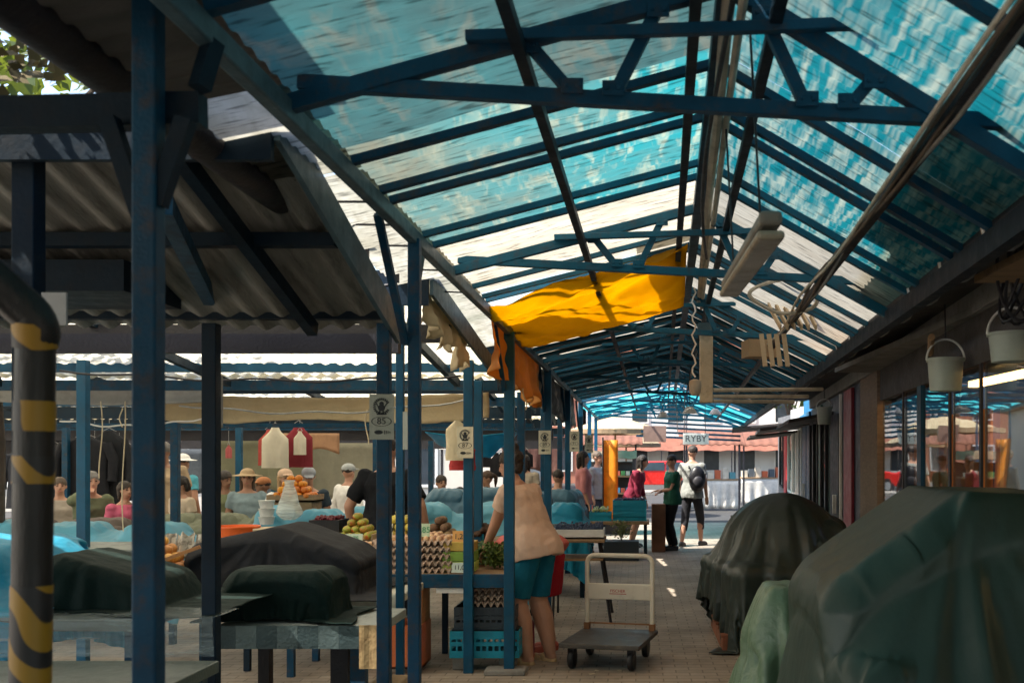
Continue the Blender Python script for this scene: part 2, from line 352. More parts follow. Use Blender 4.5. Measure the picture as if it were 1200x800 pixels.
# roof sheets: translucent corrugated plastic, dirt and bleaching in the pattern, light streaks painted on the right
def sheet(name, teal, pale, amt, dirtc, dirt_lo, dirt_hi, stretch, dist, op=.8, scale=1.6, xgrad=None, wave=None, det=7.):
    m = bpy.data.materials.new(name); m.use_nodes = True; nt = m.node_tree; nt.nodes.clear(); L = nt.links.new
    out = nd(nt, 'ShaderNodeOutputMaterial'); tc = nd(nt, 'ShaderNodeTexCoord'); mp = nd(nt, 'ShaderNodeMapping'); mp.inputs['Scale'].default_value = (stretch[0], stretch[1], 0)
    L(tc.outputs['Object'], mp.inputs[0])
    n = nd(nt, 'ShaderNodeTexNoise', Scale=scale, Detail=det, Roughness=.62, Distortion=dist); L(mp.outputs[0], n.inputs['Vector'])
    r = nd(nt, 'ShaderNodeMapRange'); L(n.outputs[0], r.inputs[0]); r.inputs[1].default_value = amt[0]; r.inputs[2].default_value = amt[1]
    pf = r.outputs[0]
    if wave:
        wv = nd(nt, 'ShaderNodeTexWave', Scale=wave[1], Distortion=wave[2], bands_direction=wave[0]); wv.inputs['Detail'].default_value = 3.; wv.inputs['Detail Scale'].default_value = wave[3]; L(tc.outputs['Object'], wv.inputs[0])
        wr = nd(nt, 'ShaderNodeMapRange'); L(wv.outputs['Fac'], wr.inputs[0]); wr.inputs[1].default_value = wave[4]; wr.inputs[2].default_value = wave[5]
        mm = nd(nt, 'ShaderNodeMath', operation='MULTIPLY'); L(pf, mm.inputs[0]); L(wr.outputs[0], mm.inputs[1]); pf = mm.outputs[0]
    mx = nd(nt, 'ShaderNodeMix', data_type='RGBA'); L(pf, mx.inputs[0]); mx.inputs[6].default_value = (*teal, 1); mx.inputs[7].default_value = (*pale, 1)
    # short dark dashes running down the slope
    mp2 = nd(nt, 'ShaderNodeMapping'); mp2.inputs['Scale'].default_value = (9, 80, 0); L(tc.outputs['Object'], mp2.inputs[0])
    n2 = nd(nt, 'ShaderNodeTexNoise', Scale=1., Detail=3.); L(mp2.outputs[0], n2.inputs['Vector'])
    r2 = nd(nt, 'ShaderNodeMapRange'); L(n2.outputs[0], r2.inputs[0]); r2.inputs[1].default_value = .54; r2.inputs[2].default_value = .66; r2.inputs[3].default_value = 1; r2.inputs[4].default_value = .42
    n3 = nd(nt, 'ShaderNodeTexNoise', Scale=.9, Detail=6., Roughness=.65); L(tc.outputs['Object'], n3.inputs['Vector'])
    r3 = nd(nt, 'ShaderNodeMapRange'); L(n3.outputs[0], r3.inputs[0]); r3.inputs[1].default_value = dirt_lo; r3.inputs[2].default_value = dirt_hi; r3.inputs[4].default_value = .85
    fac = r3.outputs[0]
    if xgrad:
        sx = nd(nt, 'ShaderNodeSeparateXYZ'); L(tc.outputs['Object'], sx.inputs[0])
        rx = nd(nt, 'ShaderNodeMapRange'); L(sx.outputs[0], rx.inputs[0]); rx.inputs[1].default_value = xgrad[0]; rx.inputs[2].default_value = xgrad[1]; rx.inputs[3].default_value = xgrad[2]; rx.inputs[4].default_value = 0
        ad = nd(nt, 'ShaderNodeMath', operation='ADD', use_clamp=True); L(fac, ad.inputs[0]); L(rx.outputs[0], ad.inputs[1]); fac = ad.outputs[0]
    mx2 = nd(nt, 'ShaderNodeMix', data_type='RGBA'); L(fac, mx2.inputs[0]); L(mx.outputs[2], mx2.inputs[6]); mx2.inputs[7].default_value = (*dirtc, 1)
    sc = nd(nt, 'ShaderNodeVectorMath', operation='SCALE'); L(mx2.outputs[2], sc.inputs[0]); L(r2.outputs[0], sc.inputs['Scale'])
    b = nd(nt, 'ShaderNodeBsdfPrincipled', Roughness=.35); L(sc.outputs[0], b.inputs['Base Color'])
    t = nd(nt, 'ShaderNodeBsdfTranslucent'); L(sc.outputs[0], t.inputs[0])
    bp = nd(nt, 'ShaderNodeBump', Strength=.25, Distance=.03); L(n.outputs[0], bp.inputs['Height']); L(bp.outputs[0], b.inputs['Normal'])
    ms = nd(nt, 'ShaderNodeMixShader'); ms.inputs[0].default_value = op; L(b.outputs[0], ms.inputs[1]); L(t.outputs[0], ms.inputs[2]); L(ms.outputs[0], out.inputs[0]); return m
sh_left = sheet('teal roof sheet weathered', (.008, .15, .17), (.26, .29, .22), (.5, .72), (.10, .10, .075), .4, .68, (9, 2.6, 1), .5, xgrad=(-.95, -.2, .55), det=3.)
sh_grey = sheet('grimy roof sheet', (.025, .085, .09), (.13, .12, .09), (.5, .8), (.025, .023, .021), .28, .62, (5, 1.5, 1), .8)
sh_right = sheet('teal roof sheet painted glints', (.006, .135, .155), (.27, .32, .26), (.42, .68), (.012, .08, .09), .48, .75, (44, 4.2, 1), .45, scale=.7, det=2.2)  # pale streaks are painted: light caught on the ripples, put into the colour
sh_white = sheet('cream roof sheet', (.28, .25, .195), (.34, .315, .255), (.4, .6), (.22, .18, .13), .55, .8, (1, 3, 1), .3)
sh_over = sheet('bleached overhang sheet', (.2, .19, .15), (.3, .29, .25), (.4, .6), (.1, .11, .08), .5, .72, (4, 1.2, 1), .3)
sh_far = sheet('far teal roof sheet', (.03, .42, .48), (.4, .55, .52), (.5, .75), (.1, .2, .2), .6, .8, (1, 3, 1), .3)
slate = M('grey roof sheeting', (.11, .105, .095), .7, var=.3, vs=2, stretch=(1, 4, 1), bump=.15)
asb = M('weathered corrugated roofing', (.22, .215, .19), .8, var=.5, vs=1.6, stretch=(5, .7, 1), bump=.3, bs=50, dirt=.8, dcol=(.05, .045, .035))
asb_pale = M('pale corrugated roofing', (.62, .57, .44), .7, var=.25, vs=2, stretch=(5, .7, 1), bump=.3, bs=50, dirt=.5, dcol=(.2, .17, .12), trans=.75)
# paving
def paving():
    m = bpy.data.materials.new('concrete pavers'); m.use_nodes = True; nt = m.node_tree; b = nt.nodes['Principled BSDF']; L = nt.links.new
    tc = nd(nt, 'ShaderNodeTexCoord'); br = nd(nt, 'ShaderNodeTexBrick', Scale=1.)
    br.inputs['Color1'].default_value = (.31, .255, .2, 1); br.inputs['Color2'].default_value = (.355, .295, .235, 1); br.inputs['Mortar'].default_value = (.19, .155, .12, 1)
    br.inputs['Brick Width'].default_value = .2; br.inputs['Row Height'].default_value = .1; br.inputs['Mortar Size'].default_value = .006; br.inputs['Mortar Smooth'].default_value = .4
    L(tc.outputs['Object'], br.inputs['Vector'])
    n = nd(nt, 'ShaderNodeTexNoise', Scale=1.3, Detail=8., Roughness=.65); L(tc.outputs['Object'], n.inputs['Vector'])
    r = nd(nt, 'ShaderNodeMapRange'); L(n.outputs[0], r.inputs[0]); r.inputs[1].default_value = .3; r.inputs[2].default_value = .7; r.inputs[3].default_value = .55; r.inputs[4].default_value = 1.3
    s = nd(nt, 'ShaderNodeVectorMath', operation='SCALE'); L(br.outputs[0], s.inputs[0]); L(r.outputs[0], s.inputs['Scale'])
    n2 = nd(nt, 'ShaderNodeTexNoise', Scale=14., Detail=6., Roughness=.7); L(tc.outputs['Object'], n2.inputs['Vector'])
    r2 = nd(nt, 'ShaderNodeMapRange'); L(n2.outputs[0], r2.inputs[0]); r2.inputs[1].default_value = .62; r2.inputs[2].default_value = .75; r2.inputs[4].default_value = .6
    mx = nd(nt, 'ShaderNodeMix', data_type='RGBA'); L(r2.outputs[0], mx.inputs[0]); L(s.outputs[0], mx.inputs[6]); mx.inputs[7].default_value = (.07, .055, .045, 1)
    L(mx.outputs[2], b.inputs['Base Color']); b.inputs['Roughness'].default_value = .75
    bp = nd(nt, 'ShaderNodeBump', Strength=.5, Distance=.01); L(br.outputs['Fac'], bp.inputs['Height']); bp.invert = True; L(bp.outputs[0], b.inputs['Normal']); return m
pavers = paving()
asphalt = M('asphalt', (.045, .044, .043), .85, var=.2)
def stripes(name, c1, c2, scale, rot, band=.5, wob=2.):
    m = bpy.data.materials.new(name); m.use_nodes = True; nt = m.node_tree; b = nt.nodes['Principled BSDF']; L = nt.links.new
    tc = nd(nt, 'ShaderNodeTexCoord'); mp = nd(nt, 'ShaderNodeMapping'); mp.inputs['Rotation'].default_value = rot; L(tc.outputs['Object'], mp.inputs[0])
    w = nd(nt, 'ShaderNodeTexWave', Scale=scale, Distortion=wob); w.inputs['Detail'].default_value = 1.; w.inputs['Detail Scale'].default_value = 1.2; L(mp.outputs[0], w.inputs[0])
    r = nd(nt, 'ShaderNodeMapRange'); L(w.outputs['Fac'], r.inputs[0]); r.inputs[1].default_value = band - .04; r.inputs[2].default_value = band + .04
    mx = nd(nt, 'ShaderNodeMix', data_type='RGBA'); L(r.outputs[0], mx.inputs[0]); mx.inputs[6].default_value = (*c1, 1); mx.inputs[7].default_value = (*c2, 1)
    L(mx.outputs[2], b.inputs['Base Color']); b.inputs['Roughness'].default_value = .5; return m
hazard = stripes('hazard tape', (.014, .014, .016), (.33, .18, .012), 4.2, (0, R(42), 0), .5, 7.)
orange_wall = stripes('orange striped awning cloth', (.8, .72, .62), (.75, .25, .08), 1.6, (0, R(90), 0), .5, .4)
brickm = M('red brick', (.36, .13, .07), .8, var=.3, vs=9)
glass = bpy.data.materials.new('shop glass'); glass.use_nodes = True
_nt = glass.node_tree; _nt.nodes.clear(); _o = nd(_nt, 'ShaderNodeOutputMaterial'); _t = nd(_nt, 'ShaderNodeBsdfTransparent'); _t.inputs[0].default_value = (.75, .8, .8, 1)
_g = nd(_nt, 'ShaderNodeBsdfGlossy', Roughness=.02); _m = nd(_nt, 'ShaderNodeMixShader'); _l = nd(_nt, 'ShaderNodeLayerWeight', Blend=.5)
_r = nd(_nt, 'ShaderNodeMapRange'); _nt.links.new(_l.outputs['Facing'], _r.inputs[0]); _r.inputs[3].default_value = .12; _r.inputs[4].default_value = .4
_nt.links.new(_r.outputs[0], _m.inputs[0]); _nt.links.new(_t.outputs[0], _m.inputs[1]); _nt.links.new(_g.outputs[0], _m.inputs[2]); _nt.links.new(_m.outputs[0], _o.inputs[0])
_tc = nd(_nt, 'ShaderNodeTexCoord'); _n = nd(_nt, 'ShaderNodeTexNoise', Scale=1.6, Detail=1.); _b = nd(_nt, 'ShaderNodeBump', Strength=.06, Distance=.05)
_nt.links.new(_tc.outputs['Object'], _n.inputs['Vector']); _nt.links.new(_n.outputs[0], _b.inputs['Height']); _nt.links.new(_b.outputs[0], _g.inputs['Normal'])
def emit(name, col, s):
    m = bpy.data.materials.new(name); m.use_nodes = True; b = m.node_tree.nodes['Principled BSDF']
    b.inputs['Base Color'].default_value = (*col, 1); b.inputs['Emission Color'].default_value = (*col, 1); b.inputs['Emission Strength'].default_value = s; return m
lamp_on = emit('lit warm tube', (1, .55, .18), 6)
leafm = M('green leaves', (.05, .085, .02), .6, var=.5, vs=4, bump=0, trans=.35, tcol=(.16, .2, .02))
bark = M('bark', (.09, .065, .05), .9, var=.3, vs=6, bump=.6)
skin_m = {k: M('skin ' + k, c, .5, var=.08, vs=8, bump=.04, bs=200, dirt=.08, dcol=(.4, .12, .08)) for k, c in dict(fair=(.47, .25, .165), tan=(.33, .175, .11), dark=(.3, .16, .1)).items()}
def cloth(name, c, var=.12): return M('cloth ' + name, c, .85, var=var, vs=5, bump=.35, bs=18, dirt=.1, dcol=tuple(x * .7 for x in c), spec=.2)
# ------------------------------------------------------------------ ground and street
structure(MB().grid(lambda u, v: V((-60 + 120 * u, -14 + 39 * v, 0)), 24, 24).build('ground', pavers, origin=(0, 0, 0)))
structure(MB().grid(lambda u, v: V((-250 + 500 * u, 25 + 500 * v, -.004)), 4, 4).build('road', asphalt, origin=(0, 0, 0)))
structure(MB().box((0, 44.5, .06), (120, 3, .12)).build('pavement', concrete))
def xw(Z): return 1.3 + .09 * Z          # face of the shops on the right
def xg(Z): return .99 + .064 * Z         # gutter on the right
def xr(Z): return .16 + .03 * Z          # ridge of the canopy
XE = -.93; HE, HR, HG = 2.6, 2.92, 2.36
def cL(Z, s): return V((XE + (xr(Z) - XE) * s, Z, HE + (HR - HE) * s))      # left slope, s 0 eave .. 1 ridge
def cR(Z, s): return V((xr(Z) + (xg(Z) - xr(Z)) * s, Z, HR + (HG - HR) * s))

# ------------------------------------------------------------------ the canopy over the aisle
can = thing('market_canopy', (.2, 9, 0), 'long gabled blue steel canopy with translucent roof sheets over the market aisle', 'canopy')
def top_h(X, Z): return (HE + (HR - HE) * (X - XE) / (xr(Z) - XE)) if X < xr(Z) else HR + (HG - HR) * (X - xr(Z)) / (xg(Z) - xr(Z))
TZ = [2.76 + 2.48 * k for k in range(-2, 10)]
for Z in TZ:
    m = MB(); d = .03; k = .5 * .06 * 0
    off = V((0, 0, -.05))
    m.bar(cL(Z, 0) + off, cL(Z, 1) + off, .04, .046); m.bar(cR(Z, 0) + off, cR(Z, 1) + off, .04, .046)
    r = Z * .03 - .0828
    bh = lambda X: 2.605 - (X + .87) * .055
    m.bar((XE + .02, Z + .004, bh(XE)), (1.12 + r, Z + .004, bh(1.12)), .036, .04)
    cx0, cx1 = -.45 + r * .5, .6 + r
    m.bar((cx0, Z - .05, 2.71), (cx1, Z - .05, 2.745), .03, .03)
    for xt, xb in ((-.29, -.17), (.06, -.06), (.34, .46), (.64, .57)):
        xt += r; xb += r; m.bar((xt, Z + .002, top_h(xt, Z) - .06), (xb, Z + .002, bh(xb) + .01), .03, .034)
        for X_, z_ in ((xt, top_h(xt, Z) - .075), (xb, bh(xb) + .025)):
            m.box((X_, Z - .022, z_), (.06, .006, .042)); m.box((X_ - .016, Z - .027, z_), (.011, .006, .011)); m.box((X_ + .016, Z - .027, z_), (.014, .006, .014))
    m.build('truss', navy if Z < 4 else blue_mid, can, bevel=.003)
RZ = []
for Z in TZ[1:-1]:
    offs = (.6, .97, 1.12, 1.72, 1.94) if Z < 7 else (.31, .62, .93, 1.24, 1.55, 1.86, 2.17) if Z < 16 else (1.24,)
    RZ += [Z + o for o in offs]
for Z in RZ:
    m = MB(); o = V((0, 0, -.03)); m.bar(cL(Z, 0) + o, cL(Z, 1) + o, .036, .026); m.bar(cR(Z, 0) + o, cR(Z, 1) + o, .036, .026)
    m.build('rafter', navy if Z < 4 else blue_mid, can)
for s, f in ((.53, cL), (.93, cL), (.14, cR)):
    MB().bar(f(-2, s) + V((0, 0, -.085)), f(25.2, s) + V((0, 0, -.085)), .032, .035).build('purlin', navy_dark, can)
MB().bar(cR(-2, .62) + V((0, 0, -.09)), cR(25.2, .62) + V((0, 0, -.09)), .036, .035).build('purlin', dark, can)
eb = MB(); eb.bar((XE - .01, -2, HE - .075), (XE - .01, 25.2, HE - .06), .04, .06); eb.build('eave_beam', greyblue, can, bevel=.006)
MB().bar((xg(-2) - .03, -2, HG - .06), (xg(25.2) - .03, 25.2, HG - .06), .05, .08).build('eave_beam', navy_dark, can)
MB().bar((xr(-2), -2, HR - .07), (xr(25.2), 25.2, HR - .07), .05, .05).build('ridge_beam', navy, can)
def roof(z0, z1, side, mat, s0=0, s1=1, lift=.012, nm='roof_sheet'):
    f = cL if side == 'L' else cR
    n = int((z1 - z0) / .02)
    def g(u, v):
        Z = z0 + (z1 - z0) * u; p = f(Z, s0 + (s1 - s0) * v - (.075 if v == 0 and side == 'L' else 0)); p.z += lift + .007 * math.sin(Z * 2 * math.pi / .09) + .006 * math.sin(v * 9 + Z * 3); return p
    MB().grid(g, max(8, n), 14).build(nm, mat, can, smooth=True, sharp=0)
SH = [(-13, -3.2, slate, slate), (-3.2, .28, sh_grey, sh_right), (.28, 2.0, sh_grey, sh_right), (2.0, 3.35, sh_grey, sh_right), (3.35, 4.86, sh_left, sh_right), (4.86, 6.3, sh_white, sh_white)]
for a, b, l, r_ in SH: roof(a, b, 'L', l); roof(a, b - .004, 'R', r_)
roof(7.3, 8.3, 'L', sh_white); roof(6.0, 7.3, 'L', sh_white, .8, 1, .03); roof(6.3, 8.3, 'R', sh_white)
z = 8.3
while z < 17.2:                                     # grey sheets, gaps closed by cream strips added to soften the sun
    w = rr(.34, .52); g_ = rr(.09, .2); roof(z, z + w, 'L', slate); roof(z, z + w, 'R', slate); roof(z + w, z + w + g_, 'L', sh_white, lift=.02, nm='gap_diffuser'); roof(z + w, z + w + g_, 'R', sh_white, lift=.02, nm='gap_diffuser'); z += w + g_
roof(19.4, 25.2, 'L', sh_far); roof(19.4, 25.2, 'R', sh_far)
roof(2.9, 4.4, 'R', sh_grey, .66, 1.02, .035, 'shade_sheet'); roof(4.4, 5.6, 'R', sh_grey, .8, 1.02, .035, 'shade_sheet')  # dark sheets added where the slope only lies in shade
# outer overhang beyond the eave beam, its gutter and brackets
def ov(z0, z1, mat, nm='overhang_sheet'):
    MB().grid(lambda u, v: V((XE - .02 - .34 * v, z0 + (z1 - z0) * u, HE + .005 - .07 * v + .006 * math.sin((z0 + (z1 - z0) * u) * 70))), int((z1 - z0) / .02), 6).build(nm, mat, can, smooth=True, sharp=0)
ov(-13, 2.75, slate); ov(2.75, 3.55, sh_over); ov(3.56, 6.9, sh_over); ov(6.91, 17.3, sh_over)  # last stretch is unseen, added to keep direct sun off the aisle
def gutter(x0, z0, x1, z1, h, r, mat, nm='gutter'):
    m = MB(); k = 10
    for s in range(2):
        rad = r - .004 * s
        pts = []
    def g(u, v):
        a = math.pi * (1 + v); return V((x0 + (x1 - x0) * u + r * math.cos(a), z0 + (z1 - z0) * u, h + r * math.sin(a)))
    return m.grid(g, max(4, int((z1 - z0) * 4)), k).build(nm, mat, can, smooth=True, solid=.004)
gutter(-1.3, -2, -1.3, 3.75, 2.55, .06, dark)
for Z in (3.9, 4.28, 4.7, 5.3, 6.0):
    m = MB(); m.tube([(-1.3 + .065 * math.cos(a), Z, 2.55 + .065 * math.sin(a)) for a in np.linspace(math.pi, 2 * math.pi + .3, 12)], .008, 6)
    m.bar((-1.235, Z, 2.5), (-1.235, Z, 2.6), .02, .02); m.tube([(-1.23, Z, 2.57), (XE, Z - .12, HE - .06)], .005, 5); m.build('gutter_bracket', dark, can)
gutter(xg(1) + .03, 1, xg(14) + .03, 14, 2.37, .07, dark)
for Z in np.arange(2.2, 14, .62):
    x = xg(Z) + .03
    MB().tube([(x + .075 * math.cos(a), Z, 2.37 + .075 * math.sin(a)) for a in np.linspace(math.pi, 2 * math.pi, 9)], .009, 6).build('gutter_bracket', steel, can)
# posts of the left row
for Z in (4.33, 7.58, 10.9, 14.1, 17.4, 20.7, 24.):
    w = .05 if Z < 5 else .075
    MB().box((XE - .005, Z, 1.26), (w, w, 2.52)).build('post', blue_bright if Z > 5 else navy, can, bevel=.004)
    if Z < 20:
        for s in (-1, 1):
            b = MB().bar((XE - .04, Z + s * .02, 2.08), (XE - .06, Z + s * .4, 2.53), .03, .025)
            b.build('brace', greyblue if s > 0 else navy, can)
MB().box((XE - .03, 7.58, .02), (.3, .2, .04)).build('post_foot', concrete, can, bevel=.01)
pz = 2.2; px_ = PX(172, pz)
MB().box((px_ + .004, pz, 1.3), (.052, .052, 2.6)).build('post', navy, can, bevel=.005)
for a, b in ((P(218, 140, 2.2), P(184, 240, 2.2)), (P(128, 140, 2.2), P(168, 258, 2.2)), (P(250, 50, 2.25), P(234, 104, 2.22))):
    MB().bar(a, b, .035, .035).build('brace', navy_dark, can)
MB().bar((-3.5, 2.25, 2.3), (-.95, 2.25, 2.36), .05, .07).build('tie_beam', navy_dark, can)

# ------------------------------------------------------------------ stalls of the left block
def stall(name_label, Zn, hn, Zf, hf, x0, x1, posts, beams, mat, gable=greyblue, fascia=navy_dark, group='market stalls on the left'):
    t = thing('market_stall', ((x0 + x1) / 2, (Zn + Zf) / 2, 0), name_label, 'stall', group)
    def hz(Z): return hn + (hf - hn) * (Z - Zn) / (Zf - Zn)
    n = int((x1 - x0) / .02)
    def g(u, v):
        Z = Zn - .06 + (Zf - Zn + .2) * v; X = x0 + (x1 - x0) * u
        return V((X, Z, hz(Z) + .013 * math.sin(X * 2 * math.pi / .12) + .012 * noise.noise(V((X * 1.3, Z * 1.3, Zn)))))
    MB().grid(g, n, 8).build('roof_sheet', mat, t, smooth=True, sharp=0)
    MB().box(((x0 + x1) / 2, Zn - .08, hn - .06), (x1 - x0, .03, .19)).build('fascia', fascia, t)
    for Z, h, th, mt in beams: MB().box(((x0 + x1) / 2 - .02, Z, h), (x1 - x0 - .02, .06, th)).build('beam', mt, t)
    MB().bar((x1 + .012, Zn - .06, hn - .03), (x1 + .012, Zf + .1, hz(Zf + .1) - .03), .02, .13).build('gable_board', gable, t)
    for X in np.arange(x1 - .35, x0, -1.9):
        MB().bar((X, Zn, hz(Zn) - .07), (X, Zf, hz(Zf) - .07), .045, .06).build('rafter', navy_dark, t)
    for X, Z, w, mt in posts: MB().box((X, Z, (hz(Z) - .06) / 2), (w, w, hz(Z) - .06)).build('post', mt, t, bevel=.004)
    return t
S1 = stall('nearest market stall with grimy corrugated roof and dark navy posts', 3.18, 2.65, 4.6, 2.24, -7, -1.1,
      [(-1.885, 3.18, .069, navy_dark), (-1.89, 4.56, .064, navy_dark), (-1.12, 4.56, .057, navy), (-4.2, 3.18, .069, navy_dark), (-4.2, 4.56, .064, navy_dark)],
      [(3.86, 2.415, .05, navy_dark), (4.63, 2.27, .1, navy_dark), (4.9, 2.14, .09, dark)], asb)
MB().bar(P(192, 240, 3.1), P(246, 350, 4.5), .05, .06).build('brace', navy, S1)
MB().box((-2.35, 4.2, 2.3), (.75, .5, .12)).build('box_shelf', navy_dark, S1)
S2 = stall('second market stall with pale corrugated roof and the number 87 post', 5.67, 2.58, 8.5, 2.28, -10, -1.13,
      [(-1.38, 6.0, .045, blue_bright), (-1.24, 7.6, .07, blue_bright), (-4.1, 7.6, .07, blue_bright), (-1.3, 8.45, .07, blue_bright), (-6.6, 7.6, .07, blue_bright)],
      [(6.42, 2.37, .11, dark), (8.05, 2.3, .07, blue_bright), (8.62, 2.2, .085, navy)], asb_pale)
MB().grid(lambda u, v: V((-10 + 8.55 * u, 4.78 + .86 * v, 2.45 + .13 * v + .01 * math.sin(u * 400))), 500, 4).build('sun_block_sheet', asb_pale, S2, smooth=True)  # hidden sheet added across the roof gap to keep sun off the tables
S3 = stall('third market stall row behind the egg stall with rolled canvas', 8.85, 2.58, 12.0, 2.22, -13, -1.2,
      [(-1.22, 10.9, .08, navy), (-2.72, 11.0, .08, navy), (-4.9, 10.9, .08, navy), (-7.2, 11, .08, navy)],
      [(10.4, 2.3, .12, navy_dark), (11.2, 2.2, .1, navy), (12.1, 2.12, .14, navy_dark), (12.4, 1.98, .05, navy)], asb_pale)
S4 = stall('fourth market stall row with dark roof behind the hanging aprons', 13.0, 2.54, 15.6, 2.2, -16, -1.25,
      [(-1.26, 14.0, .08, navy), (-1.9, 15, .08, navy), (-3.6, 14.2, .08, navy), (-5.5, 14.2, .08, blue_bright), (-7.9, 14.2, .08, navy), (-10, 14.2, .08, blue_bright)],
      [(14.1, 2.22, .12, navy_dark), (15.7, 2.1, .12, navy_dark), (15.9, 1.93, .16, dark), (14.6, 1.99, .03, navy)], asb_pale)
S5 = stall('farthest market stall row under a corrugated roof near the street', 16.6, 2.52, 19.2, 2.2, -19, -1.25,
      [(-1.26, 17, .08, navy), (-3.4, 17, .08, navy), (-6, 17, .08, blue_bright), (-8.6, 17, .08, navy), (-11, 17, .08, blue_bright)],
      [(17.8, 2.2, .12, navy_dark), (19.3, 2.08, .12, navy_dark), (19.5, 1.86, .22, dark), (18.4, 1.98, .05, navy)], asb_pale)

for t_, y0, y1, z0, z1 in ((S3, 8.58, 8.88, 2.31, 2.5), (S4, 12.08, 13.0, 2.26, 2.47), (S5, 15.68, 16.6, 2.24, 2.44)):
    MB().grid(lambda u, v: V((-14 + 12.92 * u, y0 - .08 + (y1 - y0 + .12) * v, z0 + (z1 - z0) * v + .012 * math.sin(u * 640))), 760, 4).build('sun_block_sheet', asb_pale, t_, smooth=True, sharp=0)  # added sheets closing the roof gaps against sun patches on the floor
# ------------------------------------------------------------------ shops on the right
def wall_quad(z0, z1, h0, h1, th=.08, out=0.):
    """slab standing on the shop line from depth z0 to z1"""
    a, b = V((xw(z0) - out, z0, 0)), V((xw(z1) - out, z1, 0)); n = V((b.y - a.y, a.x - b.x, 0)).normalized() * th
    m = MB(); q = [a, b, b + n, a + n]
    m.add([p + V((0, 0, h)) for h in (h0, h1) for p in q], [(0, 1, 2, 3), (7, 6, 5, 4), (0, 4, 5, 1), (1, 5, 6, 2), (2, 6, 7, 3), (3, 7, 4, 0)]); return m
def on_wall(z, h, out=0): return V((xw(z) - out, z, h))
shop = thing('glass_fronted_shop', (xw(5) + .6, 5, 0), 'dark shop with wide glass windows behind the covered goods on the right', 'shop')
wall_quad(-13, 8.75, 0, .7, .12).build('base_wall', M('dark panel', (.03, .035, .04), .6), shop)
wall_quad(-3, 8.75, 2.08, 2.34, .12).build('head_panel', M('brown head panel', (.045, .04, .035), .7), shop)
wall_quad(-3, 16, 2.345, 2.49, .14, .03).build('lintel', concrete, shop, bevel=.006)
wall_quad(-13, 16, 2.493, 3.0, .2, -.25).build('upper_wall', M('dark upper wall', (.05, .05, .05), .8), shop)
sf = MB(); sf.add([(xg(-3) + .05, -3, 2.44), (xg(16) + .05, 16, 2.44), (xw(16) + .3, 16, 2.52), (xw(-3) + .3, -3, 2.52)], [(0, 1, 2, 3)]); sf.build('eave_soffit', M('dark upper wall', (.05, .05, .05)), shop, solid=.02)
mz = [1.5, 3.6, 4.4, 5.26, 6.0, 6.95, 7.6, 8.7]
for i in range(len(mz) - 1):
    fr = wall_quad(mz[i] - (.07 if i == 5 else .02), mz[i] + (.07 if i == 5 else .02), .7, 2.08, .03 if i == 5 else .012, .005).build('mullion', navy if i == 5 else dark, shop)
    a, b = mz[i] + .03, mz[i + 1] - .03
    wn = wall_quad(a, b, .702, .735, .02, .004).build('window', dark, shop)
    wall_quad(a, b, .74, 2.07, .006, -.012).build('pane', glass, wn)
wall_quad(8.78, 9.9, 0, 2.34, .12, .02).build('pillar', M('tan brick pillar', (.2, .15, .11), .8, var=.25, vs=8, stretch=(1, 1, 6)), shop)
# room behind the glass
rm = MB(); rm.box((xw(5) + 2.0, 4.5, 1.2), (.06, 9, 2.4)); rm.build('back_wall', M('warm room wall', (.42, .24, .14), .8), shop)
rm = MB(); rm.box((xw(5) + 1.0, 4.5, 2.36), (2.0, 9, .04)); rm.build('ceiling', M('shop ceiling', (.2, .19, .17), .8), shop)
for k, Z in enumerate((3.4, 4.5, 5.6, 6.7, 7.8)):
    sx = xw(5) + 1.72; m = MB()
    for h in (.5, .95, 1.4, 1.85): m.box((sx, Z, h), (.45, .95, .03))
    for s in (-.47, .47): m.box((sx, Z + s, 1.0), (.45, .02, 1.9))
    sh = m.build('shelf_unit', wood_or, shop)
    for h in (.515, .965, 1.415):
        for y in np.arange(-.4, .4, .13):
            c = random.choice(((.6, .2, .04), (.7, .6, .45), (.5, .05, .04), (.65, .4, .1), (.7, .68, .6)))
            hh = rr(.16, .34); MB().lathe([(.04, 0), (.045, .02), (.045, hh * .75), (.02, hh * .85), (.02, hh)], (sx - .1, Z + y, h), 8).build('jar', M('jar ' + str(c), c, .3, bump=0), sh)
for Z in (3.4, 4.9, 6.4, 7.9): MB().box((xw(5) + 1.05, Z, 2.2), (.08, 1.2, .05)).build('lamp', lamp_on, shop)
for Z, c in ((8.3, (.6, .2, .06)), (8.0, (.65, .5, .3)), (7.3, (.7, .25, .08)), (6.6, (.62, .22, .05)), (5.0, (.7, .3, .1)), (5.6, (.75, .7, .6))):
    MB().grid(lambda u, v: V((xw(Z) + .3 + .03 * math.sin(u * 25), Z - .25 + .5 * u, .8 + 1.1 * v)), 20, 4).build('reflection_drape', cloth('curtain %.2f' % c[1], c), shop, smooth=True, solid=.004)  # orange drapes added in place of warm reflections in the glass
